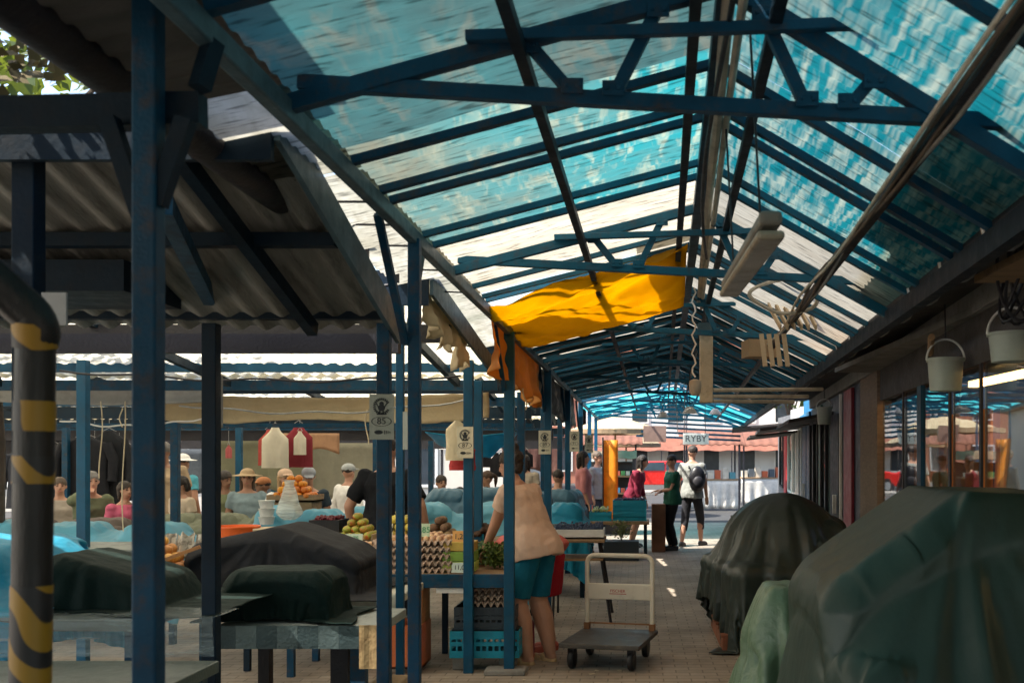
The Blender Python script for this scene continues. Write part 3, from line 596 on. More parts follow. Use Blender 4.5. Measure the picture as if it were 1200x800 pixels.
def kiosk(label, z0, z1, col, parts, h=2.33, awn=None):
    zc = (z0 + z1) / 2; t = thing('market_kiosk', (xw(zc) + .4, zc, 0), label, 'kiosk', 'kiosks along the right side of the aisle')
    wm = M('kiosk ' + label[:14], col, .55, var=.2); wall_quad(z0 + .01, z1 - .01, 0, h, .1).build('wall', wm, t)
    for k, a, b, mt in parts:
        if k == 'door':
            d = wall_quad(a, b, .02, 2.1, .05, .03).build('door', mt, t); MB().box(on_wall((a + b) / 2 - (b - a) * .35, 1.05, .06), (.04, .03, .22)).build('handle', white_pl, d)
        elif k == 'window':
            f = MB()
            for s in (a, b): f.bar(on_wall(s, .9, .03), on_wall(s, 2.1, .03), .04, .04)
            for s in (.9, 2.1): f.bar(on_wall(a, s, .03), on_wall(b, s, .03), .04, .04)
            f = f.build('window', mt, t); wall_quad(a + .02, b - .02, .92, 2.08, .01, .02).build('pane', glass, f)
        elif k == 'strip': wall_quad(a, b, 0, h - .02, .03, .035).build('panel', mt, t)
        elif k == 'low': wall_quad(a, b, 0, .75, .05, .06).build('brick_base', mt, t)
    if awn:
        a, b, hh, dp = awn; m = MB(); p, q = on_wall(a, hh), on_wall(b, hh)
        m.add([p + V((0, 0, .04)), q + V((0, 0, .04)), q + V((-dp, 0, -.06)), p + V((-dp, 0, -.06)), p, q, q + V((-dp, 0, -.1)), p + V((-dp, 0, -.1))], [(0, 1, 2, 3), (7, 6, 5, 4), (0, 4, 5, 1), (1, 5, 6, 2), (2, 6, 7, 3), (3, 7, 4, 0)])
        m.build('awning', M('awning dark', (.06, .05, .045), .7), t)
    MB().box((xw(zc) + 1.5, zc, 1.3), (2.6, z1 - z0 - .02, 2.6)).build('body', wm, t)
    return t
maroon = M('maroon paint', (.22, .015, .03), .5)
kiosk('navy kiosk with a maroon panel next to the brick pillar', 9.9, 13, (.018, .035, .06),
      [('strip', 10.5, 11.2, maroon), ('strip', 11.6, 11.66, white_pl), ('door', 11.8, 12.7, navy_dark)])
kiosk('dark green kiosk with narrow windows beyond the navy kiosk', 13, 15.8, (.02, .05, .045),
      [('window', 13.2, 13.9, dark), ('strip', 14.0, 14.3, M('green strip', (.03, .12, .08), .5)), ('window', 14.4, 15.1, dark), ('window', 15.2, 15.7, dark)], awn=(12.6, 15.9, 2.12, .55))
kiosk('bright blue kiosk with white door handle', 15.8, 18.6, (.015, .14, .28), [('strip', 16, 16.5, blue_bright), ('door', 16.7, 17.5, blue_bright), ('window', 17.6, 18.4, white_pl)], awn=(15.9, 18.7, 2.1, .8))
kiosk('white framed glass kiosk with low orange brick base', 18.6, 22, (.4, .42, .42), [('low', 18.7, 19.8, brickm), ('window', 19, 20, white_pl), ('window', 20.2, 21.6, white_pl), ('low', 20.4, 21.6, brickm)], awn=(18.7, 22, 2.05, .9))
kiosk('farthest kiosk with a red panel by the street end', 22, 26.5, (.12, .13, .14), [('strip', 22.4, 23.2, M('red strip', (.55, .03, .04), .5)), ('window', 23.6, 25, dark)], awn=(22.2, 26, 2.3, 1.2))

# ------------------------------------------------------------------ far buildings, street, car, trees
def facade(label, x0, x1, y, h, col, nw, floors, roofc, name='town_house', depth=8, group='buildings beyond the market'):
    t = thing(name, ((x0 + x1) / 2, y + depth / 2, 0), label, 'building', group)
    wm = M('plaster ' + label[:18], col, .85, var=.12, vs=.6, dirt=.2, dcol=tuple(c * .6 for c in col))
    MB().box(((x0 + x1) / 2, y + depth / 2, h / 2), (x1 - x0, depth, h)).build('wall', wm, t)
    a, b = x0 - .2, x1 + .2; m = MB(); c = (a + b) / 2
    m.add([(a, y - .3, h + .003), (b, y - .3, h + .003), (b, y + depth + .3, h + .003), (a, y + depth + .3, h + .003), (a, y + depth / 2, h + 1.8), (b, y + depth / 2, h + 1.8)], [(0, 1, 5, 4), (2, 3, 4, 5), (0, 4, 3), (1, 2, 5), (0, 3, 2, 1)])
    m.build('roof', roofc, t)
    for f in range(floors):
        for i in range(nw):
            X = x0 + (x1 - x0) * (i + .5) / nw; Zc = 1.5 + f * 2.9
            w = MB()
            for s in (-.5, .5): w.box((X + s, y - .02, Zc), (.08, .08, 1.5))
            for s in (-.75, .75): w.box((X, y - .022, Zc + s), (1.08, .08, .08))
            w = w.build('window', white_pl, t); MB().box((X, y - .012, Zc), (.94, .02, 1.44)).build('pane', M('dark pane', (.03, .04, .05), .1), w)
    return t
tile = M('clay tiles', (.3, .1, .05), .8)
facade('long cream market hall with tiled roof behind the stalls on the left', -22, -3.2, 30, 3.0, (.62, .56, .47), 3, 1, tile, depth=5)
facade('white house across the street at the end of the aisle', -3, 10, 62, 7.5, (.72, .70, .66), 6, 2, tile)
ta = thing('shop_awning', (3, 60, 0), 'long terracotta shop awning on the white house across the street', 'awning')
MB().grid(lambda u, v: V((-3 + 13 * u, 61.9 - 2.2 * v, 2.75 - .8 * v + .03 * math.sin(u * 60) * v)), 80, 4).build('cloth', M('terracotta cloth', (.2, .075, .05), .8), ta, solid=.02)
for X in (-2.8, 1.5, 5.6, 9.8): MB().box((X, 59.75, .97), (.06, .06, 1.94)).build('pole', dark, ta)
facade('red brick house across the street on the left', -16, -3.3, 62, 8.5, (.42, .17, .11), 6, 2, M('slate roof', (.08, .08, .09), .8))
facade('grey house across the street on the far right', 10.3, 24, 60, 9, (.45, .45, .43), 6, 3, tile)
def car(x, y, rz):
    t = thing('parked_car', (x, y, 0), 'red hatchback car parked in the street beyond the aisle', 'car', None)
    def B(mb, nm, mt, par=None, **k):
        o = mb.build(nm, mt, par or t, **k); return o
    red = M('red car paint', (.55, .02, .015), .25, var=.03, bump=0, dirt=.05)
    prof = [(-2, .35), (-2, .75), (-1.85, .9), (-1.0, .98), (-.45, 1.4), (1.0, 1.42), (1.7, .98), (1.98, .9), (2, .35)]
    m = MB(); n = len(prof); pts = [(x + a, y + s * (.82 - .14 * max(0, h - .95) / .45), h) for s in (-1, 1) for a, h in prof]
    m.add(pts, [tuple(range(n)), tuple(range(2 * n - 1, n - 1, -1))] + [(i, (i + 1) % n, n + (i + 1) % n, n + i) for i in range(n)])
    B(m, 'body', red, bevel=.05)
    for a in (-1.25, 1.25):
        for s in (-1, 1):
            rot = Matrix.Rotation(R(90), 3, 'X'); w = B(MB().lathe([(.2, -.1), (.31, -.1), (.33, -.06), (.33, .06), (.31, .1), (.2, .1)], (x + a, y + s * .78, .33), 20, rot), 'wheel', black_pl, smooth=True)
            MB().lathe([(.03, -.105), (.19, -.105), (.19, .105), (.03, .105)], (x + a, y + s * .78, .33), 16, rot).build('rim', steel, w)
    for s in (-1, 1):
        B(MB().poly([(x - .82, y + s * .84, .99), (x - .4, y + s * .735, 1.35), (x + .25, y + s * .735, 1.37), (x + .25, y + s * .84, .99)], (0, s, 0), .01), 'window', M('car glass', (.02, .03, .035), .08))
        B(MB().poly([(x + .32, y + s * .84, .99), (x + .32, y + s * .735, 1.37), (x + .95, y + s * .735, 1.37), (x + 1.5, y + s * .84, .99)], (0, s, 0), .01), 'window', M('car glass', (.02, .03, .035), .08))
        B(MB().ball((x - 1.97, y + s * .6, .7), (.06, .16, .09)), 'headlight', white_pl, smooth=True); B(MB().ball((x + 1.96, y + s * .62, .75), (.05, .14, .1)), 'tail_light', red_ink, smooth=True)
        B(MB().ball((x - .75, y + s * .92, 1.02), (.07, .09, .06)), 'mirror', red, smooth=True)
    return t
car(PX(772, 46), 46.6, 0)
def tree(label, x, y, h, r, n, leaf, trunk_r=.14, kind='tree'):
    t = thing('leafy_tree', (x, y, 0), label, 'tree', 'trees around the market')
    m = MB(); m.tube([(x, y, 0), (x + .05, y, h * .3), (x - .05, y + .05, h * .6), (x, y, h * .9)], [trunk_r, trunk_r * .8, trunk_r * .5, .03], 8)
    cl = []
    for i in range(16):
        a = rr(0, 6.28); e = rr(-.4, 1); c = V((x + r * .75 * math.cos(a) * rr(.4, 1), y + r * .75 * math.sin(a) * rr(.4, 1), h * .72 + r * .7 * e)); cl.append(c)
        m.tube([(x, y, h * rr(.35, .6)), (V((x, y, h * .6)) + c) / 2 + V((0, 0, .2)), c], [.05, .03, .012], 5)
    m.build('trunk', bark, t, smooth=True)
    m = MB()
    for i in range(n):
        c = random.choice(cl) + V((random.gauss(0, 1), random.gauss(0, 1), random.gauss(0, .8))) * r * .26
        d = V((random.gauss(0, 1), random.gauss(0, 1), random.gauss(0, 1) - .4)).normalized(); s = d.orthogonal().normalized(); l = leaf * rr(.6, 1.2)
        m.add([c, c + d * l * .5 + s * l * .3, c + d * l, c + d * l * .5 - s * l * .3], [(0, 1, 2, 3)])
    m.build('crown', leafm, t)
tree('leafy tree rising behind the nearest stall roof at top left', -5.7, 8.98, 5.6, 1.9, 2600, .17)
tree('big street tree in front of the red brick house', -9, 52, 9, 3.2, 3500, .4)
tree('street tree beyond the far right kiosks', 8, 53, 8.5, 3, 3000, .4)
for k in range(3): pass
m = MB()
for i in range(420):
    c = V((rr(-3.4, -1.75), 3.0 + rr(-.1, .12), 2.72 + abs(random.gauss(0, .045)))); d = V((random.gauss(0, 1), random.gauss(0, 1), random.gauss(0, .5))).normalized(); s = d.orthogonal().normalized(); l = rr(.03, .07)
    m.add([c, c + d * l * .5 + s * l * .35, c + d * l, c + d * l * .5 - s * l * .35], [(0, 1, 2, 3)])
tag(m.build('fallen_leaves', M('dry leaves', (.12, .09, .03), .8, var=.5, bump=0)), 'dry leaves caught along the edge of the nearest stall roof', 'leaves', kind='stuff')

shade_roof = stall('unseen roof added beside the camera to shade the near left', -12, 3.6, 2.75, 3.3, -7, -1.35, [(-6.6, -11.8, .07, navy_dark), (-6.6, 2.5, .07, navy_dark)], [(2.7, 3.2, .1, navy_dark)], asb)  # out of view, added only to shade the left foreground

for k in range(7):
    z = 2.12 + k * .11; MB().bar((xr(25) - .9 + .12 * k, 25.3, z), (xg(25), 25.3, z - .12), .03, .05).build('gable_slat', blue_bright, can)
# ------------------------------------------------------------------ covers draped over goods
def cover(name, label, mat, sdfs, c, size, n, z0, cat='tarpaulin', group=None, rot=0., floor=0., seed=1, steps=120, iters=6, th=.006, pin=None, crease=.006, post=None):
    mb = drape(sdfs, c, size, n, z0, steps, iters, rot, floor, seed, pin=pin, crease=crease, post=post)
    o = mb.build(name, mat, None, smooth=True, sharp=0, subsurf=1, solid=th); return tag(o, label, cat, group)
def inner_box(label, x0, x1, y0, y1, z0, z1, mat=wood, nm='wooden_crate', cat='crate'):
    m = MB(); m.box(((x0 + x1) / 2, (y0 + y1) / 2, (z0 + z1) / 2), (x1 - x0, y1 - y0, z1 - z0)); return tag(m.build(nm, mat, bevel=.01), label, cat)
wallsd = lambda p: (1.3 + .09 * p[:, 1]) - p[:, 0] - .03
def pleat(apex, depth_axis, amp, k, lim):
    def f(p):
        dx = p[..., 0] - apex[0]; dz = apex[2] - p[..., 2]; th = np.arctan2(dx, dz + .05); r = np.hypot(dx, dz)
        a = amp * np.clip(r / .5, 0, 1) * (np.cos(th * k + 1.5 * np.sin(th * 5)) + .5 * np.cos(th * k * 2.3 + 1)); m = 1 / (1 + np.exp((p[..., 1] - lim) / .035)) * np.clip(dz / .1, 0, 1)
        p = p.copy(); p[..., 1] -= a * m; return p
    return f
def pleat_round(c, amp, k):
    def f(p):
        dx, dy = p[..., 0] - c[0], p[..., 1] - c[1]; th = np.arctan2(dy, dx); r = np.hypot(dx, dy) + 1e-6
        w = np.clip((c[2] - p[..., 2]) / .25, 0, 1) * np.clip(p[..., 2] / .2, 0, 1); a = amp * w * (np.cos(th * k + 2 * np.sin(3 * th)) + .6 * np.cos(th * k * 1.9 + 4 * p[..., 2]))
        p = p.copy(); p[..., 0] += dx / r * a; p[..., 1] += dy / r * a; return p
    return f
pr1 = [(.74, 0), (1.56, 0), (1.56, 1.44), (1.19, 1.46), (.69, 1.12), (.67, 1.0)]
cover('tarpaulin', 'big dark green tarpaulin tent over goods at the right front, pale sloping top', tarp_green, [sd_prism(pr1, 3.62, 4.55), sd_box((1.2, 3.5, .3), (.4, .3, .3), .2, .1), sd_box((.86, 3.6, .6), (.14, .16, .3), .5, .05)], (.62, 3.68), (1.98, 3.05), (104, 140), 1.62, group='covered goods along the right', steps=150, iters=8, seed=4, crease=.005, post=pleat((1.19, 3.62, 1.46), 1, .022, 11, 3.6), pin=lambda p: 1.46 if p is None else (p[..., 0] > 1.17) & (p[..., 1] > 3.65) & (p[..., 1] < 4.52))
cover('tarpaulin', 'rounded olive green tarpaulin bulging over a heap on a pallet, middle right', tarp_olive, [sd_box((1.2, 8.95, .42), (.5, .6, .3), .15, .1), sd_box((1.42, 9.2, .7), (.42, .5, .34), -.2, .1), sd_ball((1.3, 9.1, .66), (.55, .7, .6)), sd_box((1.6, 8.9, .5), (.25, .4, .4), .3, .08)], (1.2, 9.02), (1.84, 2.1), (96, 108), 1.36, crease=.007, post=pleat_round((1.35, 9.1, 1.24), .02, 15), group='covered goods along the right', steps=140, iters=8, seed=8)
cover('tarpaulin', 'small shiny pale green tarpaulin bag squeezed between the two large covered piles', tarp_pale, [sd_box((.74, 5.05, .47), (.17, .22, .47), .1, .06)], (.74, 5.05), (1.75, 1.8), (80, 82), 1.0, crease=.014, post=pleat_round((.74, 5.05, .95), .022, 9), group='covered goods along the right', seed=3, pin=lambda p: .955 if p is None else (abs(p[..., 0] - .74) < .12) & (abs(p[..., 1] - 5.05) < .16))
pal = MB()
for k in range(7): pal.box((1.05 + .0, 8.42 + k * .2, .135), (.7, .1, .022))
for k in (-.3, 0, .3): pal.box((1.05 + k, 9.02, .065), (.08, 1.3, .115))
tag(pal.build('pallet', rust_pl if False else M('red brown wood', (.25, .09, .045), .8), bevel=.003), 'reddish wooden pallet under the rounded olive tarpaulin', 'pallet')

def table(label, x0, x1, y0, y1, z, top, legm=navy, th=.05, legs=True, group='market tables', name='market_table', rail=None, left=True):
    t = thing(name, ((x0 + x1) / 2, (y0 + y1) / 2, 0), label, 'table', group)
    MB().box(((x0 + x1) / 2, (y0 + y1) / 2, z - th / 2), (x1 - x0, y1 - y0, th)).build('tabletop', top, t, bevel=.006)
    if legs:
        for X in ((x0 + .06, x1 - .06) if left else (x1 - .06,)):
            for Y in (y0 + .06, y1 - .06): MB().box((X, Y, (z - th) / 2), (.05, .05, z - th - .001)).build('leg', legm, t)
    if rail:
        for Y in (y0 + .02, y1 - .02): MB().box(((x0 + x1) / 2, Y, z - th - rail / 2 - .001), (x1 - x0 - .002, .03, rail)).build('rail', legm, t)
    return t
grey_top = M('grey table laminate', (.16, .18, .16), .4, var=.25)
table('low grey table in the left foreground with a worn top', -4.4, -1.74, 3.3, 4.28, .75, M('worn grey green top', (.13, .165, .14), .4, var=.3, vs=2, dirt=.3), greyblue)
table('long table under the nearest stall carrying the dark green covered pile', -6, -2.16, 4.46, 5.35, .89, grey_top)
T1 = table('table edged with a chequered metal strip under the dark green covered box', -2.12, -1.29, 5.18, 5.76, .75, M('dull metal sheet', (.3, .33, .3), .4, var=.2), navy, legs=False)
for X, Y, w, mt in ((-1.415, 5.24, .075, navy), (-1.525, 5.3, .09, dark), (-2.06, 5.7, .06, dark)): MB().box((X, Y, .35), (w, .07, .699)).build('leg', mt, T1)
MB().box((-1.7, 5.7, .12), (.8, .03, .12)).build('low_rail', navy_dark, T1)
ca, cb = M('metal strip light', (.16, .22, .22), .35, metal=.5), M('metal strip dark', (.08, .12, .125), .35, metal=.5)
for k in range(7):
    MB().box((-2.07 + k * .104, 5.172, .69), (.103, .012, .116)).build('edge_plate', ca if k % 2 else cb, T1)
tag(MB().box((-1.33, 5.5, .2), (.16, .3, .4)).build('carton', card, bevel=.004), 'brown cardboard carton standing under the end of the chequered edge table', 'box')
tag(MB().grid(lambda u, v: V((-1.395 + .1 * u, 5.165 - .002 * math.sin(u * 9), .752 - .22 * v)), 8, 6).build('paper_strip', M('tan printed paper', (.38, .26, .12), .7, col2=(.22, .14, .06), c2s=14), solid=.003), 'tan printed paper strip hanging from the right end of the chequered edge', 'paper')
T2 = table('table with a pale cloth carrying the charcoal covered pile', -3.3, -1.44, 6.08, 6.95, .75, M('dirty cream cloth', (.5, .5, .42), .8, var=.2, dirt=.4), left=False)
def hang(u, v):
    x = -3.3 + 1.9 * u; return V((x + .02 * v, 6.07 - .015 * v - .006 * math.sin(x * 30) * v, .755 + .05 * max(0, u - .95) * 20 * (1 - v) - (.08 + .02 * math.sin(x * 5)) * v))
MB().grid(hang, 70, 6).build('cloth_edge', M('dirty cream cloth', (.5, .5, .42)), T2, smooth=True, solid=.004)
table('table holding the orange basin behind the charcoal covered pile', -4.6, -2.45, 7.4, 8.1, .93, grey_top, left=False)
pf = MB()
pf.grid(lambda u, v: V((-5.5 + 3.67 * u, 4.43 - .012 * math.sin(u * 40 + v * 3) * v, .905 - .17 * v)), 90, 8)
pf.grid(lambda u, v: V((-5.5 + 3.67 * u, 4.43 + .3 * v, .905 + .003 * math.sin(u * 30))), 60, 4)
tag(pf.build('plastic_sheet', plastic_film, smooth=True), 'clear plastic sheet wrapped over the front edge of the left stall table', 'plastic sheet')
tb0 = sd_box((-4.08, 4.905, .445), (1.92, .445, .445), 0, .01)
cover('tarpaulin', 'dark green cloth heaped over goods on the nearest stall table', cloth_green, [tb0, sd_prism([(-2.82, .89), (-2.06, .89), (-2.08, .97), (-2.26, 1.02), (-2.36, 1.22), (-2.5, 1.29), (-2.62, 1.25), (-2.78, 1.03)], 4.68, 5.22)], (-2.4, 5.0), (1.12, 1.02), (84, 78), 1.42, 'cover', 'covers on the left tables', seed=5, crease=.006, floor=.885, post=pleat((-2.5, 4.7, 1.27), 1, .016, 10, 4.76))
cover('tarpaulin', 'bright cyan tarpaulin crumpled over the left end of the nearest stall table', tarp_cyan, [tb0, sd_box((-2.72, 5.2, 1.1), (.1, .1, .24), .3, .03), sd_ball((-2.9, 5.1, 1.0), (.22, .24, .2)), sd_ball((-3.15, 5.0, 1.0), (.25, .3, .2)), sd_ball((-3.6, 5.0, .9), (.6, .35, .22))], (-3.3, 4.93), (1.44, 1.5), (76, 80), 1.42, 'cover', 'covers on the left tables', seed=6, crease=.012)
cover('tarpaulin', 'charcoal cloth draped over a peaked heap on the cream cloth table', cloth_black, [sd_prism([(-2.75, .75), (-1.72, .75), (-1.69, .94), (-1.8, 1.02), (-2.2, 1.16), (-2.75, 1.04)], 6.22, 6.86)], (-2.24, 6.5), (1.56, 1.26), (104, 84), 1.3, 'cover', 'covers on the left tables', floor=.752, seed=7, crease=.005, post=pleat((-2.2, 6.22, 1.16), 1, .024, 12, 6.24))
cover('tarpaulin', 'bottle green cloth over a flat box on the chequered edge table', cloth_green, [sd_box((-1.86, 5.46, .87), (.27, .2, .125), 0, .012)], (-1.84, 5.44), (.94, .64), (84, 58), 1.1, 'cover', 'covers on the left tables', floor=.752, seed=9, crease=.004, pin=lambda p: 1.0 if p is None else (abs(p[..., 0] + 1.86) < .2) & (abs(p[..., 1] - 5.46) < .12))
def heapfold(zt, sd):
    def f(p):
        p = p.copy(); x, y, z = p[..., 0], p[..., 1], p[..., 2]; k = np.clip((zt + .05 - z) / .2, 0, 1)
        p[..., 1] = y - k * .025 * (np.cos(x * 24 + sd) + .6 * np.cos(x * 41 + 2 * sd))
        s = np.sin((x * .9 + y * 1.3) * 13 + 2.2 * np.sin(x * 3 + sd) + sd); p[..., 2] = z + (1 - k) * (.022 * np.abs(s) ** 4 + .01 * np.abs(np.sin((x * 1.4 - y * .7) * 21 + sd)) ** 6); return p
    return f
def heap(label, x0, x1, y0, y1, zt, h, mat, seed, tl, lumps=3, n=(100, 60), topm=grey_top):
    table(tl, x0, x1, y0, y1, zt, topm, navy_dark)
    random.seed(seed); sd = [sd_box(((x0 + x1) / 2, (y0 + y1) / 2, zt / 2), ((x1 - x0) / 2, (y1 - y0) / 2, zt / 2), 0, .01)]
    for k in range(lumps):
        cx = x0 + (x1 - x0) * (k + .5) / lumps; sd.append(sd_box((cx, (y0 + y1) / 2, zt + h * .3), ((x1 - x0) / lumps * rr(.3, .42), (y1 - y0) * rr(.28, .4), h * rr(.45, .75)), rr(-.2, .2), .025))
    cover('tarpaulin', label, mat, sd, ((x0 + x1) / 2, (y0 + y1) / 2 - .05), (x1 - x0 + .35, y1 - y0 + .75), n, zt + h * 1.1 + .1, 'cover', 'covers on the left tables', seed=seed, steps=100, crease=.01, post=heapfold(zt, seed))
heap('pale sky blue tarpaulin over long low goods at the far left', -7.4, -3.9, 8.7, 9.5, .85, .16, tarp_sky, 12, 'table under the pale sky blue cover at far left', 5)
heap('light blue tarpaulin beside the plastic bag behind the black bin', -3.85, -2.45, 9.9, 10.7, .86, .22, tarp_sky, 13, 'table under the light blue cover behind the black bin', 3)
heap('sky blue tarpaulin with slanting folds behind the egg stall', -2.4, -.98, 9.6, 10.4, .86, .26, tarp_sky, 14, 'table under the sky blue cover behind the egg stall', 2, (90, 64))
heap('navy tarpaulin behind the slanting sky blue one', -2.6, -1.0, 12.2, 12.9, .9, .28, tarp_navy, 15, 'table under the navy cover', 3)
heap('olive cloth covering goods in front of the seated woman', -5.4, -3.9, 11.3, 12.0, .8, .14, olive_cloth, 16, 'table under the olive cloth', 3)
heap('dark tarpaulin on the far left table near the hanging coats', -9.2, -5.7, 11.4, 12.1, .78, .08, M('brown tarpaulin', (.07, .05, .04), .7), 17, 'brown topped table near the hanging coats', 4)
heap('cyan tarpaulin beside the blueberry trays', -1.6, -.55, 11.6, 12.3, .84, .2, tarp_cyan, 18, 'table under the cyan cover near the blueberries', 2, (76, 60))
heap('dark teal tarpaulin on the table beyond the blueberries', -1.75, -.7, 13.6, 14.6, .86, .3, tarp_navy, 19, 'table with the dark teal cover beyond the blueberries', 2, (76, 60))
random.seed(21)

# ------------------------------------------------------------------ egg stall
ST = thing('egg_stall', (-1.7, 8.2, 0), 'blue framed fruit and egg stall with a low display table', 'stall')
MB().box((-1.96, 7.98, .715), (2.0, .74, .03)).build('tabletop', wood, ST)
MB().box((-1.78, 7.6, .68), (1.62, .035, .1)).build('front_rail', navy, ST, bevel=.004)
MB().box((-.965, 8.1, .68), (.035, .96, .06)).build('side_rail', navy, ST, bevel=.004)
MB().box((-2.05, 8.66, .89), (2.2, .6, .03)).build('shelf', wood, ST)
for X, Y in ((-2.9, 7.65), (-2.9, 8.9), (-1.0, 8.9), (-1.96, 8.9), (-1.55, 8.33)): MB().box((X, Y, .44), (.045, .045, .87)).build('leg', navy_dark, ST)
pulp = M('grey pulp egg tray', (.45, .33, .25), .9, var=.15, vs=6); pulp2 = M('pale pulp egg tray', (.58, .46, .34), .9, var=.15, vs=6)
def tray_mesh():
    m = MB()
    def g(u, v):
        x, y = (u - .5) * .29, (v - .5) * .29; z = .024 + .017 * math.cos(u * 12 * math.pi) * math.cos(v * 12 * math.pi) + .008 * math.cos(u * 12 * math.pi)
        e = min(u, 1 - u, v, 1 - v)
        if e < .02: z = .012 + .02 * (math.cos((u if min(v, 1 - v) < .02 else v) * 12 * math.pi))
        return V((x, y, z))
    m.grid(g, 48, 48)
    return m
proto = tray_mesh().build('egg_tray', pulp, None, smooth=True, sharp=0, solid=.003, origin=(0, 0, 0)); used = []
tag(proto, 'x', 'egg tray', 'stacked egg trays')
stacks = [((-1.83, 7.79), 5, 'left of the green cartons'), ((-1.53, 7.8), 5, 'next to the green cartons'), ((-2.13, 7.86), 4, 'beside the charcoal cover'), ((-1.14, 7.76), 0, ''), ((-1.66, 8.12), 5, 'in the back row of the egg stall')]
eggm = [M('brown egg', (.6, .36, .22), .45, rnd=.28, var=.08, bump=0, dirt=.05), M('cream egg', (.75, .55, .38), .45, var=.08, bump=0, dirt=.05)]
egg = MB().ball((0, 0, 0), (.021, .021, .028), 12, 8).build('egg', eggm[0], None, smooth=True, sharp=0, origin=(0, 0, 0)); eu = []
tag(egg, 'brown hen egg sitting in the top tray of a stack on the stall', 'egg', 'eggs in the top trays'); 
for (sx, sy), n, wh in stacks:
    for k in range(n):
        o = place(proto, used, (sx + rr(-.006, .006), sy + rr(-.006, .006), .732 + k * .052), rr(-.05, .05) + (k % 2) * math.pi / 2, '')
        o['label'] = 'topmost egg tray in the stack ' + wh if k == n - 1 else ['bottom', 'second lowest', 'third lowest', 'fourth lowest'][k] + ' egg tray in the stack ' + wh
    if n:
        z = .732 + (n - 1) * .052 + .038
        for i in range(5):
            for j in range(5):
                if random.random() < .9: place(egg, eu, (sx + (i - 2) * .048, sy + (j - 2) * .048, z), 0, 'brown hen egg sitting in the top tray of a stack on the stall')
for k in range(3):
    place(proto, used, (-1.1 + rr(-.01, .01), 7.8, .482 + k * .05), 0, ['lowest', 'middle', 'upper'][k] + ' empty egg tray on the dark crate under the stall')
# cartons and price cards
for k in range(3):
    o = tag(MB().box((-1.33, 7.78, .777 + k * .075), (.25 - k * .01, .2, .07)).build('fruit_carton', [lime, green_pl, M('orange lime carton', (.6, .4, .08), .5)][k], bevel=.004), ['lowest', 'middle', 'topmost orange edged'][k] + ' green fruit carton in the stack at the stall front', 'carton', 'green fruit cartons')
def card_(label, x, y, z, w, h, col, s, ic=ink, tilt=-.25):
    t = thing('price_card', (x, y, z), label, 'price card', 'price cards on the stall'); t.rotation_euler = (tilt, 0, rr(-.08, .08))
    m = MB().box((0, 0, h / 2), (w, .004, h)); o = bpy.data.objects.new('card', m.mesh('card', V((0, 0, 0)), [M('card %.2f %.2f' % (col[0], col[2]), col, .8, var=.05)])); COL.objects.link(o); o.parent = t
    text(s, h * .62, (0, -.004, h / 2), (R(90), 0, 0), ic, t)
card_('orange price card reading 1,20 on the green cartons', -1.32, 7.7, .955, .12, .09, (.75, .38, .12), '1,20')
card_('white price card leaning at the lowest green carton', -1.31, 7.655, .735, .14, .075, (.6, .68, .6), '11,00')
card_('pale green price card on the low egg stack beside the charcoal cover', -2.13, 7.73, .95, .13, .07, (.55, .65, .5), '0,75', M('green ink', (.05, .3, .15), .6))
card_('cream price card on the left tall egg stack', -1.88, 7.7, 1.0, .1, .1, (.65, .62, .45), '0,80')
card_('yellow topped price card on the right tall egg stack', -1.6, 7.7, 1.0, .1, .1, (.55, .65, .45), '0,85', M('green ink', (.05, .3, .15), .6))
# fruit
def fruit_proto(nm, mt, r, cat): return tag(MB().ball((0, 0, 0), (r, r, r * .93), 12, 8).build(nm, mt, None, smooth=True, sharp=0, origin=(0, 0, 0)), 'x', cat)
def pile(nm, cat, label, mt, r, c, ext, n, group):
    pr = fruit_proto(nm, mt, r, cat); u = []; pts = []
    k = 0
    for L in range(6):
        st = 2.02 * r; nx, ny = int(ext[0] / st) - L, int(ext[1] / st) - L
        for i in range(max(0, nx)):
            for j in range(max(0, ny)):
                if k >= n: break
                k += 1
                place(pr, u, (c[0] + (i - (nx - 1) / 2) * st + rr(-.2, .2) * r, c[1] + (j - (ny - 1) / 2) * st + rr(-.2, .2) * r, c[2] + r + L * r * 1.5), rr(0, 6), label, group).scale = (rr(.86, 1.1), rr(.86, 1.1), rr(.86, 1.1))
    return u
def crate(label, x, y, z, w, d, h, mat, slots=True, rz=0, name='plastic_crate', cat='crate', group=None, solidw=False):
    m = MB(); t = .012
    m.box((0, 0, .008), (w, d, .016))
    for s in (-1, 1):
        if solidw:
            m.box((0, s * (d / 2 - t / 2), h / 2), (w, t, h)); m.box((s * (w / 2 - t / 2), 0, h / 2), (t, d - 2 * t - .001, h)); continue
        for zz, hh in ((.035, .035), (h - .03, .06), (h * .52, .03)):
            m.box((0, s * (d / 2 - t / 2), zz), (w, t, hh)); m.box((s * (w / 2 - t / 2), 0, zz), (t * .98, d - 2 * t - .001, hh))
        nx = max(3, int(w / .045)); ny = max(3, int(d / .045))
        for i in range(nx + 1): m.box((-w / 2 + .009 + (w - .018) * i / nx, s * (d / 2 - t / 2), h / 2), (.014, t * .9, h - .004))
        for i in range(ny + 1): m.box((s * (w / 2 - t / 2), -d / 2 + .013 + (d - .026) * i / ny, h / 2), (t * .9, .014, h - .004))
    o = m.build(name, mat, None, origin=(0, 0, 0)); o.location = (x, y, z); o.rotation_euler = (0, 0, rz); return tag(o, label, cat, group)
G = 'crates around the egg stall'
crate('black crate holding cherries on the back shelf', -2.58, 8.62, .906, .25, .3, .17, black_pl, group=G, solidw=True)
m = MB()
for k in range(150): m.ball((-2.58 + rr(-.1, .1), 8.62 + rr(-.13, .13), 1.06 + rr(0, .04)), .012, 6, 5)
